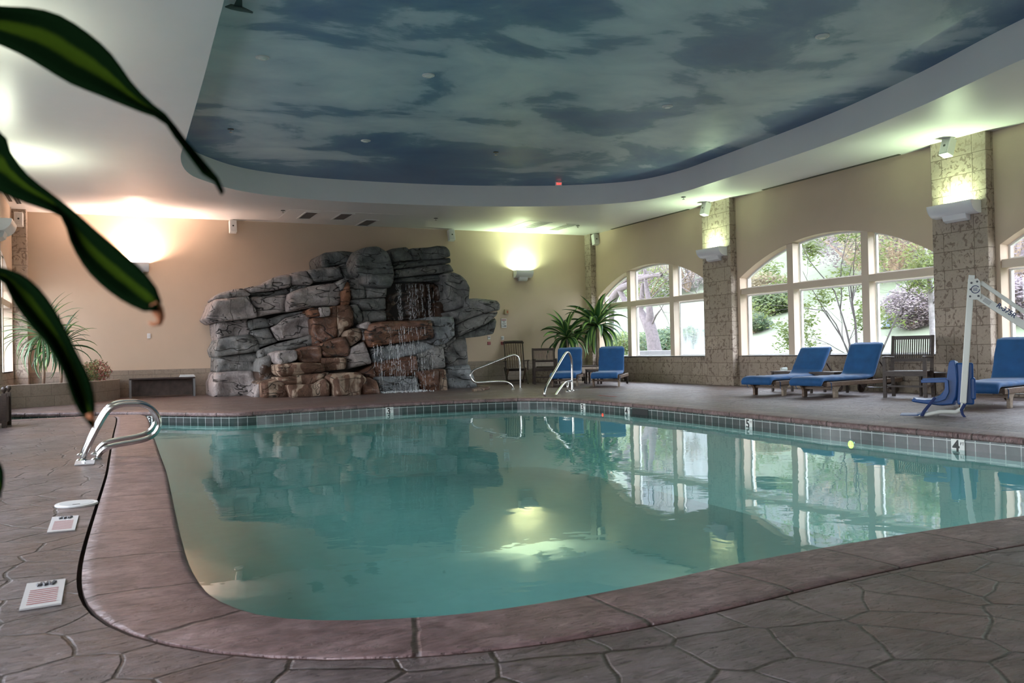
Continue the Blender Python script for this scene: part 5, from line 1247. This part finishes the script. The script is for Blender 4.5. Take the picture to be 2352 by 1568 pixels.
for u, v in ((1476, 650), (1478, 620), (1490, 690), (1520, 632), (1470, 640), (1440, 620), (1484, 660), (1500, 640), (1560, 655), (1590, 650), (1580, 630)):
    for k in range(3): grow(m, tips, V3(u, v), Vector((rb.gauss(0, .5), rb.gauss(0, 1), rb.uniform(-.3, 1))).normalized(), rb.uniform(.8, 1.6), .018, 2, rb, .6)
m.build('trunk_and_branches', M_bark, t, smooth=True, fix=False)
# birch beside the big pillar
a = at3(2140, 820, 18.5); t = thing('birch_tree', (18.5, a.y, 0), 'thin white birch at the right edge of the middle window', 'tree'); base = Vector((18.5, a.y, 0)); V4 = lambda u, v: at3(u, v, 18.5)-base
m = MB(); m.tube([V4(2140, 825), V4(2143, 780), V4(2140, 720), V4(2137, 660), V4(2130, 600), V4(2124, 540)], [.085, .075, .065, .06, .045, .03], 10, False)
m.build('trunk', M_birch, t, smooth=True, fix=False); m = MB(); rb = random.Random(4)
for u, v in ((2140, 700), (2138, 665), (2135, 630), (2131, 605), (2128, 570)):
    for k in range(3): grow(m, tips, V4(u, v), Vector((0, rb.choice((-1, 1, 1))*rb.uniform(.5, 1), rb.uniform(.2, .9))).normalized(), rb.uniform(.7, 1.2), .014, 2, rb, .5)
m.build('branches', M_bark2, t, fix=False)
def gz(u, v, x0=14, x1=80):
    # where the ray meets the terrain outside
    d = r2*((u-1176)/F_PX)+d2*((v-784)/F_PX)+fw; o = Vector((0, 0, EYE)); s = x0/d.x
    while s*d.x < x1:
        p = o+d*s
        if p.z <= hz(p.x, p.y): return p
        s += .1
    return o+d*(x1/d.x)
def obush(u, v, r, label, cols, n, leaf, seed, name='garden_bush', sq=.8, x1=80):
    p = gz(u, v, x1=x1); return bush(name, (p.x, p.y), r, label, cols, n, leaf, hz(p.x, p.y), sq, seed)
tw = simple('bare purple twigs', (.11, .085, .09), .8); tw2 = simple('tan twigs', (.15, .125, .11), .8)
obush(2098, 756, 1.25, 'round leafless purple-brown bush on the lawn outside the middle window', [tw, tw2], 14000, .13, 3, sq=.72)
obush(1733, 765, .9, 'small dark green bush by the path at the left of the middle window', [L_oliv, L_hedge], 4000, .14, 4, sq=.6)
for k, (u, v, r) in enumerate(((1395, 790, 1.5), (1440, 792, 1.5), (1530, 800, 1.6), (1575, 800, 1.6), (1612, 800, 1.5))):
    x = 24; p = at3(u, v, x); bush('hedge_bush', (x, p.y), r, ('yellow-green hedge bush behind the tall striped plant, outside the far window', 'green hedge bush between the mullion and the leaning trunk', 'dark green hedge bush just right of the leaning trunk', 'dark green hedge bush seen through the fogged pane edge', 'green hedge bush behind the pillar side of the fogged pane')[k], [(L_fresh, L_hedge)[k > 1], L_oliv], 4500, .2, hz(x, p.y)-.2, .62, 20+k)
for k, (u, v, r, c, lab) in enumerate(((1760, 700, 1.6, L_gold, 'tan scrub on the hillside at the left of the middle window'), (1775, 725, 1.4, L_oliv, 'green scrub on the hillside above the path'), (1900, 560, 3.5, tw2, 'large pale scrub high on the hillside behind the green tree'), (2060, 640, 3.0, L_gold, 'golden bare shrub on the slope above the purple bush'),
        (2100, 600, 4, tw, 'pinkish leafless thicket high on the slope at the right of the middle window'), (1970, 620, 3.5, L_pink, 'pink-grey thicket on the slope behind the middle mullion'), (2330, 660, 3.2, tw, 'brown thicket outside the window at the right edge'), (2345, 590, 4, L_gold, 'golden trees outside the top of the right edge window'), (1480, 700, 3, L_fresh, 'bright green scrub on the slope outside the far window'), (1580, 670, 3, tw2, 'pale bare scrub on the slope outside the far window'), (2320, 745, 1.5, tw, 'low reddish shrub outside the right edge window'))):
    obush(u, v, r, lab, [c], 6000, .2, 40+k, 'hillside_scrub', .6, x1=60)
# garden lamp post
p = gz(2041, 752); t = thing('lamp_post', (p.x, p.y, hz(p.x, p.y)), 'blue-grey metal lamp post base beside the purple bush outside', 'lamp post')
M_lp = simple('blue grey iron', (.12, .16, .22), .5)
MB().lathe([(.38, 0), (.38, .08), (.26, .14), (.2, .4), (.13, .55), (.10, .8), (.07, 1.0)], n=14).build('base', M_lp, t, smooth=False); MB().lathe([(.06, .98), (.05, 1.5)], n=10).build('pole', M_lp, t)
# white apartment building on top of the hill (seen mirrored in the pool)
bx, by = 52, 62
t = thing('hillside_building', (bx, by, hz(bx, by)-1), 'white building with dark windows high on the hill, mirrored in the pool', 'building')
M_bw = simple('white render', (.12, .12, .125), .8)
MB().box(-4, 6, -14, 14, 0, 12).build('wall', M_bw, t); MB().add([(-4.8, -15, 12), (-4.8, 15, 12), (6.8, 15, 12), (6.8, -15, 12), (1, -15, 14.5), (1, 15, 14.5)], [(0, 1, 5, 4), (2, 3, 4, 5), (0, 4, 3), (1, 2, 5), (0, 3, 2, 1)]).build('roof', simple('grey roof', (.16, .16, .17), .8), t)
for i in range(5):
    for j in range(3):
        w_ = MB().box(-4.12, -3.9, -12+i*5.3, -10+i*5.3, 1.6+j*3.7, 3.6+j*3.7).build('window', simple('dark pane', (.05, .07, .09), .2), t)
        MB().box(-5.2, -4, -12.8+i*5.3, -9.2+i*5.3, 1.1+j*3.7, 1.3+j*3.7).build('balcony_slab', M_bw, t)
# ---------------------------------------------------------------- foreground plant with large drooping leaves
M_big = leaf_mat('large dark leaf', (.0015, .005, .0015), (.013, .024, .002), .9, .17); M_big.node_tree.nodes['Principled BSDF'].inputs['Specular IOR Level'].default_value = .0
M_tip = simple('dry brown leaf tip', (.30, .10, .035), .8, 0, 30, .3)
FG = thing('large_leaf_plant', (-.62, .35, 0), 'large dark green drooping plant leaves close to the camera at the left', 'plant')
fo_ = Vector((-.62, .35, 0))
def bigleaf(top, bot, dist0, dist1, tip=None, name='leaf'):
    # matching outline points of the two edges; the blade runs from dist0 (root) to dist1 (tip) and folds along its midrib
    n = 26; T = resample(crom([Vector(p) for p in top], 6, False), 1, False); Bm = resample(crom([Vector(p) for p in bot], 6, False), 1, False)
    m = MB(); m.uv = []
    for i in range(n+1):
        s = i/n; a = T[round(s*(len(T)-1))]; b = Bm[round(s*(len(Bm)-1))]; D = dist0+(dist1-dist0)*s
        for k in range(7):
            w = k/6; q = a.lerp(b, w); dd = D + .022*(1-abs(2*w-1))*(1 if s < .93 else .3) + .012*sin(3*s+2*w)
            d = (r2*((q.x-1176)/F_PX)+d2*((q.y-784)/F_PX)+fw); pt = Vector((0, 0, EYE))+d*dd-fo_
            m.v.append(tuple(pt)); m.uv.append((w, s))
    for i in range(n):
        for k in range(6): m.f.append((i*7+k, i*7+k+1, (i+1)*7+k+1, (i+1)*7+k))
    o = m.build(name, M_big, FG, smooth=True, fix=False, solid=.0022)
    if tip: 
        Q = [Vector((0, 0, EYE))+(r2*((u-1176)/F_PX)+d2*((v-784)/F_PX)+fw)*dist1-fo_ for u, v, w in tip]
        MB().tube(Q, [w/F_PX*dist1 for u, v, w in tip], 6).build('dry_tip', M_tip, o, smooth=True)
bigleaf([(-260, -60), (-120, 0), (0, 15), (60, 17), (130, 32), (200, 75), (255, 125), (305, 195), (350, 240), (385, 268), (420, 315), (450, 350), (480, 385), (505, 415), (513, 440)],
        [(-260, 40), (-120, 60), (0, 102), (60, 130), (110, 160), (160, 190), (215, 212), (280, 238), (330, 258), (375, 276), (405, 318), (435, 356), (465, 398), (490, 412), (510, 447)], .95, .75)
bigleaf([(-260, 150), (-100, 270), (0, 300), (20, 345), (60, 400), (110, 440), (165, 482), (220, 530), (275, 575), (325, 620), (355, 655), (370, 690)],
        [(-260, 300), (-100, 400), (0, 440), (60, 465), (105, 480), (145, 500), (165, 560), (200, 620), (250, 668), (300, 700), (335, 715), (358, 712)], .95, .68, [(352, 700, 14), (362, 712, 14), (368, 728, 10), (366, 742, 7), (352, 745, 5), (342, 740, 3)])
bigleaf([(-260, 500), (-100, 590), (0, 614), (50, 632), (95, 670), (135, 730), (170, 800), (200, 860), (215, 915), (216, 960)],
        [(-260, 560), (-100, 620), (0, 640), (30, 690), (70, 745), (110, 790), (145, 850), (165, 905), (180, 940), (212, 985)], .90, .64, [(205, 950, 9), (215, 972, 6), (219, 988, 3)])
bigleaf([(-260, 900), (-120, 960), (-60, 1000), (-20, 1040), (4, 1075), (6, 1110)], [(-260, 1000), (-120, 1040), (-70, 1070), (-40, 1100), (-20, 1120), (0, 1145)], .95, .8)
MB().tube([(0, 0, 0), (.02, .02, .5), (0, .05, 1.3)], [.03, .026, .02], 10).build('stem', M_trunk, FG, smooth=True)
pt_ = MB().lathe([(.10, 0), (.14, .02), (.17, .28), (.18, .30), (.16, .30)], (0, 0, 0), 24); pt_.build('pot', simple('dark pot', (.05, .03, .025), .5), FG)
